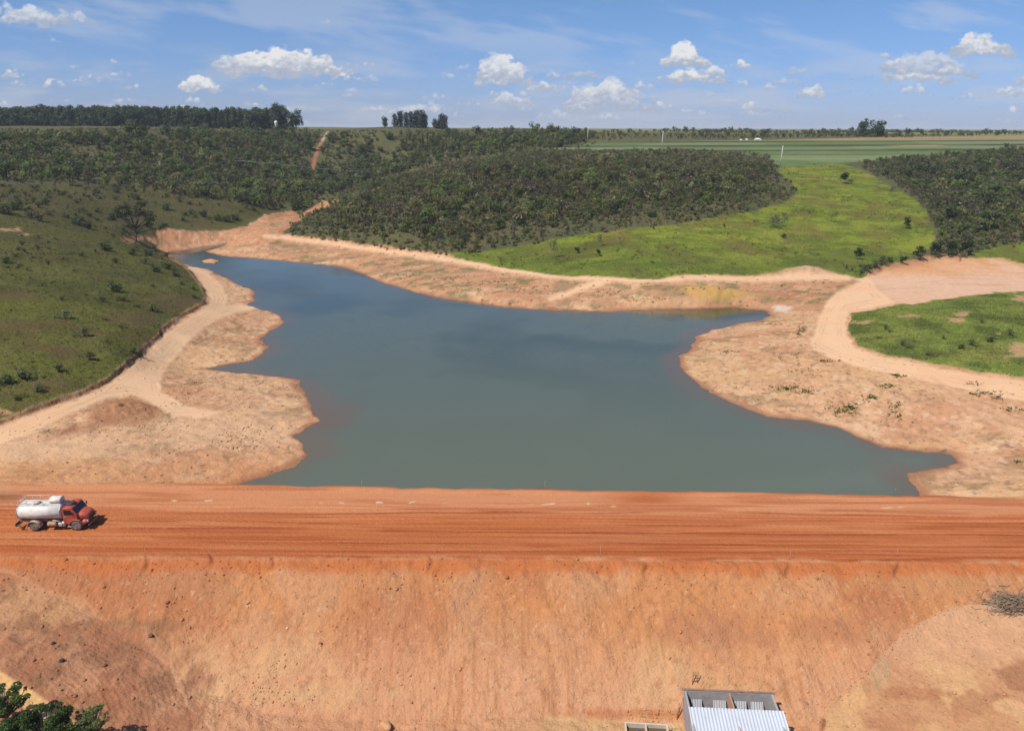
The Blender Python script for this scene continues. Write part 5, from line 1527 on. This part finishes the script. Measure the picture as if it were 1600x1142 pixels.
def boulder(u, v, w, h, name, label, colr, seed):
    import bmesh
    x, y, z = hit(u, v)
    bm = bmesh.new(); bmesh.ops.create_icosphere(bm, subdivisions=4, radius=1)
    r = np.random.default_rng(seed); o_ = r.uniform(0, 50)
    for q in bm.verts:
        n = float(fbm(np.array(q.co.x * 1.3 + o_), np.array(q.co.y * 1.3 + q.co.z * 1.7), 4, seed)) - .5
        q.co *= 1 + n * .7
        q.co.x *= w; q.co.y *= w * .7; q.co.z *= h
    me = bpy.data.meshes.new(name); bm.to_mesh(me); bm.free()
    me.polygons.foreach_set("use_smooth", [True] * len(me.polygons))
    me.materials.append(paint(name + "_stone", colr, .95, dirt=[c * .7 for c in colr], amount=.6, scale=3))
    o = link(name, me); o.location = (x, y, z + h * .35); o.rotation_euler = (0, 0, r.uniform(0, 3))
    return tag(o, label, "rock")


boulder(603, 1136, .52, .34, "boulder", "orange boulder at the foot of the dam face left of centre", tuple(C(226, 168, 116)), 5)
boulder(449, 983, .10, .08, "stone", "small white stone lying alone on the dam face", (.75, .72, .68), 6)
boulder(501, 1010, .17, .14, "stone", "brown clod lump low on the dam face left of centre", tuple(C(170, 106, 70)), 8)
boulder(97, 1036, .22, .2, "stone", "dark stone on the brown ground near the left track", (.09, .06, .05), 9)
boulder(83, 1006, .18, .16, "stone", "dark stone on the brown ground above the left track", (.1, .07, .055), 10)
boulder(236, 998, .24, .2, "stone", "reddish stone at the edge of the brown patch on the left", tuple(C(150, 92, 64)), 12)

# ------------------------------------------------------------------ tanker truck
def truck():
    xr, yr, zr = hit(51, 826.0); xf, yf, zf = hit(116, 829.0)
    xr, yr = [float(q) for q in unp(51.0, 826.0, 0.0)]; xf, yf = [float(q) for q in unp(116.0, 829.0, 0.0)]
    wb = math.hypot(xf - xr, yf - yr)
    print("wheelbase", wb)
    ang_ = math.atan2(yf - yr, xf - xr) + math.radians(6)
    e = empty("tanker_truck", (xr + .50, yr + .6, .03), ang_, "old red bonneted truck with dirty white water tank driving along the orange dam crest", "truck")
    s = wb / 4.2 * .95
    e.scale = (s, s, s)
    white = paint("tank_white", (.62, .585, .53), .5, dirt=(.42, .31, .21), amount=.75, scale=1.9)
    red = paint("cab_red", (.36, .050, .028), .5, dirt=(.42, .19, .11), amount=.55, scale=2.2)
    dark = paint("dark_metal", (.03, .028, .026), .6, dirt=(.16, .10, .07), amount=.5, scale=3)
    frame = paint("dusty_steel", (.17, .13, .10), .8, dirt=(.40, .26, .16), amount=.7, scale=2)
    rub = paint("dusty_rubber", (.09, .075, .062), .9, dirt=(.36, .27, .20), amount=.9, scale=2)
    rimm = paint("rim_red", (.20, .06, .04), .7, dirt=(.36, .24, .17), amount=.7, scale=4)
    glass, n, l, p = new_mat("cab_glass"); p.inputs["Base Color"].default_value = (.012, .014, .016, 1); p.inputs["Roughness"].default_value = .08
    chrome = paint("dull_chrome", (.55, .53, .5), .4, .6, dirt=(.3, .22, .16), amount=.5)
    lens = paint("lamp_glass", (.75, .74, .7), .15)
    # chassis
    mb = MB(); mb.box(-1.7, 5.2, -.42, -.32, .72, .94).box(-1.7, 5.2, .32, .42, .72, .94)
    for x in (-1.6, -.6, .6, 1.6, 2.6): mb.box(x - .05, x + .05, -.32, .32, .74, .92)
    mb.box(-.12, .12, -.85, .85, .43, .6).box(4.1, 4.3, -.8, .8, .45, .58)
    mb.build("chassis", frame, e)
    # wheels
    def wheel(x, y, w, dual):
        mb = MB(); R = .5
        prof = [(.30, -w / 2), (.44, -w / 2), (R - .02, -w / 2 + .03), (R, -w / 2 + .07), (R, w / 2 - .07), (R - .02, w / 2 - .03), (.44, w / 2), (.30, w / 2)]
        if dual: prof = prof[:4] + [(R, -.04), (R - .12, -.02), (R - .12, .02), (R, .04)] + prof[4:]
        mb.lathe(prof, 'y', 28, (0, 0, 0))
        wo_ = empty("wheel", (0, 0, 0)); wo_.parent = e; wo_.location = (x, y, R)
        mb.build("tyre", rub, wo_)
        m2 = MB(); sd = -1 if y < 0 else 1
        d = .08 if not dual else .16
        m2.lathe([(.31, sd * (w / 2 - .01)), (.29, sd * (w / 2 - .01)), (.25, sd * (w / 2 - d)), (.12, sd * (w / 2 - d)), (.11, sd * (w / 2 + .01)), (.03, sd * (w / 2 + .02))], 'y', 20)
        m2.build("rim", rimm, wo_)
    for y in (-.82, .82): wheel(0, y, .52, True)
    for y in (-.92, .92): wheel(4.2, y, .27, False)
    # tank: elliptical shell with domed ends, weld bands and saddles
    mb = MB(); L0, L1 = -1.42, 2.82; ry, rz, cz_ = 1.12, .82, 1.86
    prof = [(.05, L0 - .12), (rz * .5, L0 - .10), (rz * .85, L0 - .04), (rz, L0 + .03)]
    prof += [(rz, L1 - .03), (rz * .85, L1 + .04), (rz * .5, L1 + .10), (.05, L1 + .12)]
    mb.lathe(prof, 'x', 40, (0, 0, cz_), ry / rz)
    tk = mb.build("tank", white, e)
    mb = MB()
    for xb in (L0 + .02, L1 - .06): mb.lathe([(rz + .005, xb - .03), (rz + .028, xb - .03), (rz + .028, xb + .03), (rz + .005, xb + .03)], 'x', 40, (0, 0, cz_), ry / rz)
    mb.build("end_band", chrome, tk)
    mb = MB(); mb.box(L0 + .1, L1 - .1, -.52, -.44, cz_ + .70, cz_ + .80).box(L0 + .1, L1 - .1, .44, .52, cz_ + .70, cz_ + .80)
    mb.box(L0 + .2, L1 - .2, -.44, .44, cz_ + .765, cz_ + .825)
    mb.build("walkway", white, tk)
    mb = MB(); mb.lathe([(.30, 0), (.30, .12), (.34, .12), (.34, .17), (.05, .22)], 'z', 20, (.25, -.25, cz_ + .80))
    mb.build("manhole_lid", white, tk)
    mb = MB(); zt = cz_ + 1.28
    for y in (-.55, .55):
        mb.tube([(L0 - .05, y, zt - .42), (L0 + .22, y, zt), (1.55, y, zt)], .028, 8)
        for x in (-1.4, -.6, .2, 1.0): mb.tube([(x, y, cz_ + .76), (x, y, zt)], .022, 6)
    mb.tube([(L0 + .22, -.55, zt), (L0 + .22, .55, zt)], .028, 8); mb.tube([(L0 - .1, -.62, cz_ + .82), (1.5, -.62, cz_ + .82)], .025, 6)
    mb.build("guard_rail", white, e)
    mb = MB(); mb.lathe([(.05, -.04), (.30, -.02), (.33, .03), (.33, 1.0), (.30, 1.05), (.05, 1.07)], 'x', 24, (1.62, 0, cz_ + 1.10), 1.5)
    mb.box(1.7, 2.5, -.4, .4, cz_ + .78, cz_ + .86)
    mb.build("water_drum", white, e)
    mb = MB()
    for x in (-1.3, 0, 1.2, 2.4): mb.prism([(x - .06, 0), (x + .06, 0), (x + .06, .2), (x - .06, .2)], -.75, .75, Matrix.Translation((0, 0, .95)))
    mb.box(L0, L1, -.55, .55, .945, 1.06)
    mb.build("tank_saddle", frame, e)
    # mudguards, side lockers, pump and rear spray bar
    for y in (-.86, .86):
        mb = MB(); n_ = 14; R0, R1 = .60, .635
        v = []; f = []
        for i in range(n_ + 1):
            t = math.radians(-8 + 196 * i / n_)
            for rr in (R0, R1):
                for yy in (y - .3, y + .3): v.append((math.cos(t) * rr, yy, .5 + math.sin(t) * rr * .95))
        for i in range(n_):
            b = 4 * i
            f += [(b, b + 1, b + 5, b + 4), (b + 2, b + 6, b + 7, b + 3), (b, b + 4, b + 6, b + 2), (b + 1, b + 3, b + 7, b + 5)]
        f += [(0, 2, 3, 1), (4 * n_, 4 * n_ + 1, 4 * n_ + 3, 4 * n_ + 2)]
        mb.add(v, f, False); mb.build("mudguard", paint("dusty_guard", (.46, .33, .22), .8, dirt=(.6, .48, .36), amount=.7), e)
    mb = MB(); mb.lathe([(.05, 0), (.24, .02), (.26, .06), (.26, .84), (.24, .88), (.05, .9)], 'x', 18, (1.3, -.8, .66))
    mb.build("fuel_tank", paint("rusty_tan", (.34, .17, .09), .75, dirt=(.5, .36, .24), amount=.7), e)
    mb = MB(); mb.box(2.35, 2.75, -.95, -.45, .42, .8, .04).tube([(2.3, -.85, .9), (2.9, -.95, .62)], .05, 8).tube([(1.9, -.95, 1.12), (2.6, -.95, 1.02)], .05, 8)
    mb.tube([(2.85, -.75, .36), (2.85, -.75, .9)], .16, 12)
    mb.build("pump", paint("pump_steel", (.5, .47, .43), .5, .3, dirt=(.3, .2, .13), amount=.6), e)
    mb = MB(); mb.tube([(-1.75, -1.0, .5), (-1.75, 1.0, .5)], .06, 8).tube([(-1.55, 0, .95), (-1.95, 0, .75), (-1.75, 0, .5)], .06, 8)
    mb.box(-1.95, -1.88, -.9, .9, .45, .7).tube([(-1.3, -.8, .3), (-1.9, -.75, .55)], .045, 6).tube([(-1.1, -.85, .28), (-1.6, -.9, .3)], .04, 6)
    mb.build("spray_bar", dark, e)
    # cab: body with door and windows
    mb = MB()
    prof = [(2.98, .72), (3.0, 1.9), (3.06, 2.36), (3.16, 2.5), (3.82, 2.54), (4.0, 2.46), (4.42, 1.76), (4.42, .86), (3.85, .86), (3.85, .72)]
    mb.prism(prof, -1.02, 1.02)
    cab = mb.build("cab", red, e)
    bv = cab.modifiers.new("bevel", 'BEVEL'); bv.width = .07; bv.segments = 3; bv.limit_method = 'ANGLE'
    for y in (-1, 1):
        mb = MB(); mb.prism([(3.16, 1.72), (3.16, 2.26), (3.84, 2.26), (4.12, 1.80), (4.12, 1.72)], y * 1.012, y * 1.03); mb.build("side_window", glass, cab)
        mb = MB(); mb.prism([(3.1, .80), (3.1, 1.64), (4.16, 1.64), (4.16, 1.2), (3.86, .80)], y * 1.012, y * 1.034)
        d = mb.build("door", red, cab)
        mb = MB(); mb.box(3.16, 3.3, y * 1.034, y * 1.07, 1.50, 1.55); mb.build("door_handle", chrome, d)
        mb = MB(); mb.tube([(4.15, y * 1.02, 1.75), (4.25, y * 1.28, 1.9)], .018, 6).box(4.2, 4.26, y * 1.28 - .1, y * 1.28 + .1, 1.78, 2.1, .02); mb.build("wing_mirror", dark, cab)
    q = Matrix.Translation((4.21, 0, 2.11)) @ Matrix.Rotation(math.atan2(.42, .70), 4, 'Y')
    mb = MB(); q = Matrix.Translation((4.235, 0, 2.12)) @ Matrix.Rotation(-math.atan2(.42, .70), 4, 'Y')
    for y0, y1 in ((-.9, -.03), (.03, .9)): mb.box(-.012, .012, y0, y1, -.30, .31, M=q)
    mb.build("windscreen", glass, cab)
    mb = MB(); mb.lathe([(.05, 0), (.42, .0), (.45, .06), (.40, .15), (.24, .17), (.05, .12)], 'z', 24, (3.5, -.1, 2.545)); mb.build("roof_vent", dark, cab)
    # bonnet, grille, wings
    mb = MB()
    n_ = 9; v = []; f = []
    secs = [(4.40, .86, 1.84), (4.8, .81, 1.78), (5.1, .74, 1.70), (5.26, .66, 1.56), (5.31, .62, 1.42)]
    for x, hw, zt_ in secs:
        ring = [(-hw, .95), (-hw, zt_ - .28), (-hw * .93, zt_ - .12), (-hw * .72, zt_ - .03), (0, zt_), (hw * .72, zt_ - .03), (hw * .93, zt_ - .12), (hw, zt_ - .28), (hw, .95)]
        v += [(x, a, b) for a, b in ring]
    for i in range(len(secs) - 1):
        for k_ in range(8): f.append((i * 9 + k_, i * 9 + k_ + 1, i * 9 + 10 + k_, i * 9 + 9 + k_))
        f.append((i * 9 + 8, i * 9, i * 9 + 9, i * 9 + 17))
    f += [tuple(range(8, -1, -1)), tuple(range(36, 45))]
    mb.add(v, f, True)
    bo = mb.build("bonnet", red, e)
    mb = MB(); mb.box(5.315, 5.35, -.48, .48, .98, 1.36)
    for z in (1.04, 1.12, 1.20, 1.28): mb.box(5.35, 5.365, -.48, .48, z - .015, z + .015)
    mb.build("grille", dark, bo)
    for y in (-1, 1):
        mb = MB(); v = []; f = []
        for i in range(13):
            t = math.radians(4 + 166 * i / 12); rr = .64
            for (r_, yy) in ((rr, .62), (rr + .06, .66), (rr + .06, 1.06), (rr, 1.08)): v.append((4.2 + math.cos(t) * r_ * 1.08, y * yy, .52 + math.sin(t) * r_))
        for i in range(12):
            b = 4 * i
            for k_ in range(4): f.append((b + k_, b + (k_ + 1) % 4, b + 4 + (k_ + 1) % 4, b + 4 + k_))
        f += [(0, 1, 2, 3), (51, 50, 49, 48)]
        mb.add(v, f, True)
        mb.box(4.82, 5.28, min(y * .62, y * 1.06), max(y * .62, y * 1.06), .74, 1.14, .08)
        wg = mb.build("front_wing", paint("wing_paint", (.32, .048, .030) if y < 0 else (.3, .046, .03), .5, dirt=(.45, .3, .2), amount=.6), e)
        mb = MB(); mb.lathe([(.13, 5.27), (.15, 5.29), (.13, 5.32), (.04, 5.34)], 'x', 16, (0, y * .84, .96)); mb.build("headlight", lens, wg)
    mb = MB(); mb.box(5.36, 5.44, -1.02, 1.02, .50, .68, .03).box(5.0, 5.36, -.5, -.4, .55, .66).box(5.0, 5.36, .4, .5, .55, .66); mb.build("bumper", frame, e)
    mb = MB()
    for y in (-1, 1): mb.box(3.3, 3.72, min(y * .8, y * 1.06), max(y * .8, y * 1.06), .38, .44).box(3.28, 3.32, min(y * .85, y * .9), max(y * .85, y * .9), .38, .78)
    mb.build("step", chrome, e)


truck()

# ------------------------------------------------------------------ block shed at the toe of the dam and its little tank
def corrugated(mb, x0, x1, p0, p1, pitch=.155, amp=.022, th=.012, per=4):
    """ribbed sheet from edge p0 (y, z) to edge p1 (y, z), ribs running from p0 to p1"""
    n = int((x1 - x0) / pitch * per)
    v = []; f = []
    dy, dz = p1[0] - p0[0], p1[1] - p0[1]; L = math.hypot(dy, dz); ny, nz = -dz / L, dy / L
    if nz < 0: ny, nz = -ny, -nz
    for i in range(n + 1):
        x = x0 + (x1 - x0) * i / n
        o = amp * math.sin(2 * math.pi * (x - x0) / pitch)
        for (y, z) in (p0, p1):
            v.append((x, y + ny * (o + th), z + nz * (o + th))); v.append((x, y + ny * (o - th), z + nz * (o - th)))
    for i in range(n):
        b = 4 * i
        f += [(b, b + 4, b + 6, b + 2), (b + 1, b + 3, b + 7, b + 5), (b, b + 1, b + 5, b + 4), (b + 2, b + 6, b + 7, b + 3)]
    f += [(0, 2, 3, 1), (4 * n, 4 * n + 1, 4 * n + 3, 4 * n + 2)]
    mb.add(v, f, False)


M_BLOCK = paint("cement_block", (.33, .31, .30), .9, dirt=(.22, .20, .19), amount=.8, scale=1.4)
M_ZINC = paint("zinc_sheet", (.66, .68, .70), .38, .35, dirt=(.5, .5, .5), amount=.4, scale=.8)
M_OLDZINC = paint("old_zinc_sheet", (.40, .41, .42), .5, .3, dirt=(.3, .3, .3), amount=.5, scale=1.2)
M_TIMBER = paint("old_timber", (.20, .125, .085), .9, dirt=(.34, .25, .18), amount=.7, scale=3)
M_PALEWOOD = paint("pale_timber", (.50, .36, .22), .85, dirt=(.32, .22, .14), amount=.6, scale=3)


def shed():
    zt = -4.35
    (xa, xb), (ya, yb) = unp([1069.0, 1207.0], [1076.5, 1082.5], zt)
    Wd = math.hypot(xb - xa, yb - ya); an = math.atan2(yb - ya, xb - xa)
    zb = float(min(ground_z(xa, ya - 1.5)[0], ground_z(xb, yb - 1.5)[0])) - .1
    H = zt - zb
    print("shed", xa, ya, zb, Wd, H)
    e = empty("block_shed", (float(xa), float(ya), zb), an, "grey cement block shed with white corrugated roof and open rear bays at the dam foot", "shed")
    t = .15; D = 4.3
    mb = MB(); mb.box(0, Wd, -t, 0, 0, H); mb.build("rear_wall", M_BLOCK, e)
    for x in (0, Wd - t):
        mb = MB(); mb.box(x, x + t, -D, -t, 0, H - .02); mb.build("side_wall", M_BLOCK, e)
    mb = MB(); mb.box(Wd * .503, Wd * .503 + .1, -D, -t, 0, H - .03); mb.build("dividing_wall", paint("clay_brick", (.42, .22, .13), .9, dirt=(.33, .30, .28), amount=.6, scale=3), e)
    mb = MB(); mb.box(-.18, Wd + .2, -.13, .04, H + .002, H + .10); mb.build("wall_beam", M_TIMBER, e)
    mb = MB(); mb.box(t, Wd - t, -D, -t, 0, .06); mb.build("floor_slab", M_BLOCK, e)
    # roof over the front part, falling towards the viewer
    y0, y1 = -2.15, -5.0
    z0, z1 = H + .24, H - .28
    mb = MB(); corrugated(mb, -.04, Wd + .22, (y0, z0), (y1, z1), pitch=.26, amp=.03, per=8)
    rf = mb.build("roof", M_ZINC, e)
    mb = MB()
    for yy in (y0 - .1, (y0 + y1) / 2, y1 + .12):
        zz = z0 + (z1 - z0) * (yy - y0) / (y1 - y0)
        mb.box(-.02, Wd + .4, yy - .04, yy + .04, zz - .16, zz - .06)
    mb.build("purlin", M_TIMBER, rf)
    for x in (.05, Wd * .5, Wd + .1):
        mb = MB(); mb.box(x - .05, x + .05, y1 + .05, y1 + .15, 0, z1 - .16); mb.build("post", M_TIMBER, e)
        mb = MB(); mb.box(x - .05, x + .05, y0 - .15, y0 - .05, H - .02, z0 - .16); mb.build("post", M_TIMBER, e)
    # ribbed sheets leaning on the rear wall inside the bays
    for fx, w in ((.085, .82), (.33, 1.02), (.555, 1.05), (.755, 1.0)):
        mb = MB(); x0 = Wd * fx
        corrugated(mb, x0, x0 + w, (-t - .06, H * .72), (-1.5, .10), pitch=.2, amp=.034, per=8)
        o = mb.build("metal_sheet", M_OLDZINC, None)
        o.location = (float(xa), float(ya), zb); o.rotation_euler = (0, 0, an)
        w_ = {.085: "leftmost ribbed metal sheet leaning inside the left bay of the shed", .33: "ribbed metal sheet leaning beside the brick dividing wall in the left bay", .555: "ribbed metal sheet just right of the brick dividing wall", .755: "rightmost ribbed metal sheet leaning inside the right bay of the shed"}[fx]
        tag(o, w_, "metal sheet")
    # small timber frame behind the rear wall
    mb = MB()
    for x in (0, .42): mb.tube([(x, 0, 0), (x + .12, .35, 1.1)], .035, 6)
    for k_ in (.35, .75): mb.tube([(0 + .12 * k_, .35 * k_, 1.1 * k_), (.42 + .12 * k_, .35 * k_, 1.1 * k_)], .03, 6)
    o = mb.build("wooden_ladder", M_TIMBER)
    x, y, z = hit(1082, 1076); o.location = (x, y + .12, z); o.rotation_euler = (0, 0, .1)
    tag(o, "short dark wooden ladder lying on the slope behind the shed", "ladder")
    # props on the left side
    mb = MB(); mb.tube([(0, 0, 0), (.5, .55, 1.5)], .03, 6).tube([(-.1, -.2, 0), (.15, .25, 1.2)], .025, 6).tube([(.3, .2, .0), (.1, .3, 1.0)], .02, 6)
    o = mb.build("timber_props", M_TIMBER); x, y, z = hit(1058, 1124); o.location = (x, y, z)
    tag(o, "thin timber props leaning on the left wall of the shed", "timber")
    mb = MB(); mb.box(-.5, .5, -.1, .1, 0, .03).box(-.42, .45, .16, .3, .0, .03)
    o = mb.build("wooden_plank", M_PALEWOOD); x, y, z = hit(1049, 1134); o.location = (x, y, z + .05); o.rotation_euler = (0, .1, 1.9)
    tag(o, "pale planks lying between the little water tank and the shed", "plank")
    mb = MB(); mb.tube([(0, 0, 0), (.02, .0, .9), (.25, .02, .0)], .014, 6, cap=True)
    # little two cell tank
    zt2 = -5.75
    (xa, xb), (ya, yb) = unp([976.0, 1043.0], [1127.0, 1131.0], zt2)
    W2 = math.hypot(xb - xa, yb - ya); an2 = math.atan2(yb - ya, xb - xa)
    zb2 = float(ground_z(xa, ya - 1)[0]) - .15; H2 = zt2 - zb2
    e = empty("water_trough", (float(xa), float(ya), zb2), an2, "small two celled cement trough holding murky water left of the shed", "trough")
    cem = paint("pale_cement", (.55, .43, .32), .9, dirt=(.38, .33, .29), amount=.7, scale=2)
    D2 = 2.4
    mb = MB(); mb.box(0, W2, -.12, 0, 0, H2).box(0, .12, -D2, -.12, 0, H2 - .004).box(W2 - .12, W2, -D2, -.12, 0, H2 - .004).box(W2 * .47, W2 * .47 + .12, -D2, -.12, 0, H2 - .008).box(0, W2, -D2 - .12, -D2, 0, H2)
    mb.build("trough_wall", cem, e)
    m, n, l, p = new_mat("murky_water"); p.inputs["Base Color"].default_value = (.10, .075, .035, 1); p.inputs["Roughness"].default_value = .15
    mb = MB(); mb.box(.12, W2 * .47, -D2, -.12, .02, H2 - .42).box(W2 * .47 + .12, W2 - .12, -D2, -.12, .02, H2 - .34); mb.build("trough_water", m, e)
    blue = paint("blue_plastic", (.03, .10, .42), .4)
    for fx, fy, lb in ((.30, -.55, "blue plastic jug floating in the left cell of the trough"), (.76, -.62, "blue plastic jug floating in the right cell of the trough")):
        mb = MB(); mb.lathe([(.03, -.17), (.10, -.16), (.11, -.12), (.11, .10), (.05, .16), (.035, .2)], 'x', 14)
        o = mb.build("plastic_jug", blue); p_ = Matrix.Translation((float(xa), float(ya), zb2)) @ Matrix.Rotation(an2, 4, 'Z') @ Vector((W2 * fx, fy, H2 - .34 if fx < .5 else H2 - .28))
        o.location = p_; o.rotation_euler = (0, 0, .5); tag(o, lb, "jug")


shed()

# ------------------------------------------------------------------ stakes on the dam, poles, far things
M_STAKE = paint("stake_wood", (.36, .29, .23), .85, dirt=(.3, .22, .16), amount=.6, scale=4)


def stake(u, v, h, label, grp=None, lean=.05):
    x, y, z = hit(u, v)
    mb = MB(); mb.tube([(0, 0, -.2), (lean * h, 0, h)], [.017, .014], 6).box(lean * h - .022, lean * h + .022, -.024, .024, h - .10, h + .01)
    o = mb.build("survey_stake", M_STAKE); o.location = (x, y, z)
    tag(o, label, "stake", grp)


for u, v, h, l_ in ((228, 868, .8, .0), (330, 867, .9, .05), (680, 866, .9, -.02), (938, 871, 1.25, 0), (1233, 876, 1.1, 0.02), (1401, 872, .9, -.06)):
    stake(u, v, h, "thin pale wooden survey stake on the near edge of the dam crest", "survey stakes along the near crest edge", l_)
stake(565, 760, .75, "white tipped marker stake at the waterline left of the crest middle", None)
stake(850, 763, .9, "white tipped marker stake at the waterline in the crest middle", None, .12)
stake(1398, 772, .7, "white tipped marker stake at the waterline near the right lake corner", None)
stake(100, 757, 1.0, "thin stake where the sandy left bank meets the dam crest", None)

M_CONC = paint("pole_concrete", (.56, .54, .50), .85, dirt=(.4, .38, .35), amount=.5, scale=1)
for u, vb, vt, lb in ((918, 222, 200.5, "leftmost concrete utility pole on the plateau field behind the thicket"), (1034, 234, 208, "middle concrete utility pole on the plateau field"), (1219.5, 259, 231, "nearest concrete utility pole at the top left corner of the meadow")):
    x, y, z = hit(u, vb); h = (vb - vt) / FPX * y * 1.02
    e = empty("utility_pole", (x, y, z), 0, lb, "pole")
    mb = MB(); mb.tube([(0, 0, -.3), (h * .004, 0, h * .5), (h * .012, 0, h)], [.25, .2, .15], 8); mb.build("shaft", M_CONC, e)
    mb = MB(); mb.box(-.5 + h * .012, .5 + h * .012, -.26, -.2, h - .7, h - .58); mb.build("cross_arm", M_CONC, e)


def water_tower():
    Y = 606.0; d = ray(432.0, 200.0); x = float(d[0] / d[1] * Y); z = float(ground_z(x, Y)[0])
    e = empty("water_tower", (x, Y, z), 0, "small white water tower in front of the horizon tree row", "water tower")
    wh = paint("tower_white", (.82, .82, .80), .6, dirt=(.6, .6, .58), amount=.3)
    h = 7.0
    mb = MB(); mb.lathe([(.05, h - 2.2), (1.05, h - 2.1), (1.1, h - 2.0), (1.1, h - .3), (.8, h - .05), (.1, h)], 'z', 20); mb.build("tank", wh, e)
    for a in range(4):
        q = math.pi / 4 + a * math.pi / 2
        mb = MB(); mb.tube([(math.cos(q) * 1.1, math.sin(q) * 1.1, -.3), (math.cos(q) * .9, math.sin(q) * .9, h - 2.1)], .13, 6); mb.build("leg", wh, e)
    mb = MB(); mb.tube([(-.8, -.8, 2.4), (.8, -.8, 2.4), (.8, .8, 2.4), (-.8, .8, 2.4), (-.8, -.8, 2.4)], .08, 6); mb.build("brace", wh, e)


water_tower()
for u, v, w, h, lb in ((1158, 219.5, 1.3, .55, "small low white heap left of the larger ones on the far field"), (1167, 219.5, 1.5, .75, "middle white heap of the three on the far field"), (1184, 219.5, 2.4, 1.0, "largest white heap on the far field right of the middle pole")):
    o = boulder(u, v, w, h, "white_heap", lb, (.62, .61, .58), int(u)); o["category"] = "heap"


def cable():
    mb = MB(); pts = []
    P = []
    for u, v in ((370, 251), (430, 256), (490, 263), (545, 267), (604, 271)):
        d = ray(float(u), float(v)); d = d / d[1]
        Y = 430 + (u - 490) * .10
        P.append((d[0] * Y, Y, HC + d[2] * Y))
    mb.tube(P, .055, 6)
    o = mb.build("overhead_cable", paint("cable_grey", (.42, .42, .40), .6)); tag(o, "thin pale overhead cable crossing the valley below the red gully", "cable")


cable()


# ------------------------------------------------------------------ thin air between the camera and the plateau
def haze():
    mb = MB(); mb.box(-45000, 45000, -300, 35500, -14, 72)
    m = bpy.data.materials.new("haze"); m.use_nodes = True
    n = m.node_tree.nodes; l = m.node_tree.links; n.clear()
    out = n.new("ShaderNodeOutputMaterial"); v = n.new("ShaderNodeVolumePrincipled")
    v.inputs["Color"].default_value = (.86, .92, 1.0, 1); v.inputs["Density"].default_value = 0.00011
    l.new(v.outputs[0], out.inputs["Volume"])
    tag(mb.build("haze", m), kind="stuff")


haze()
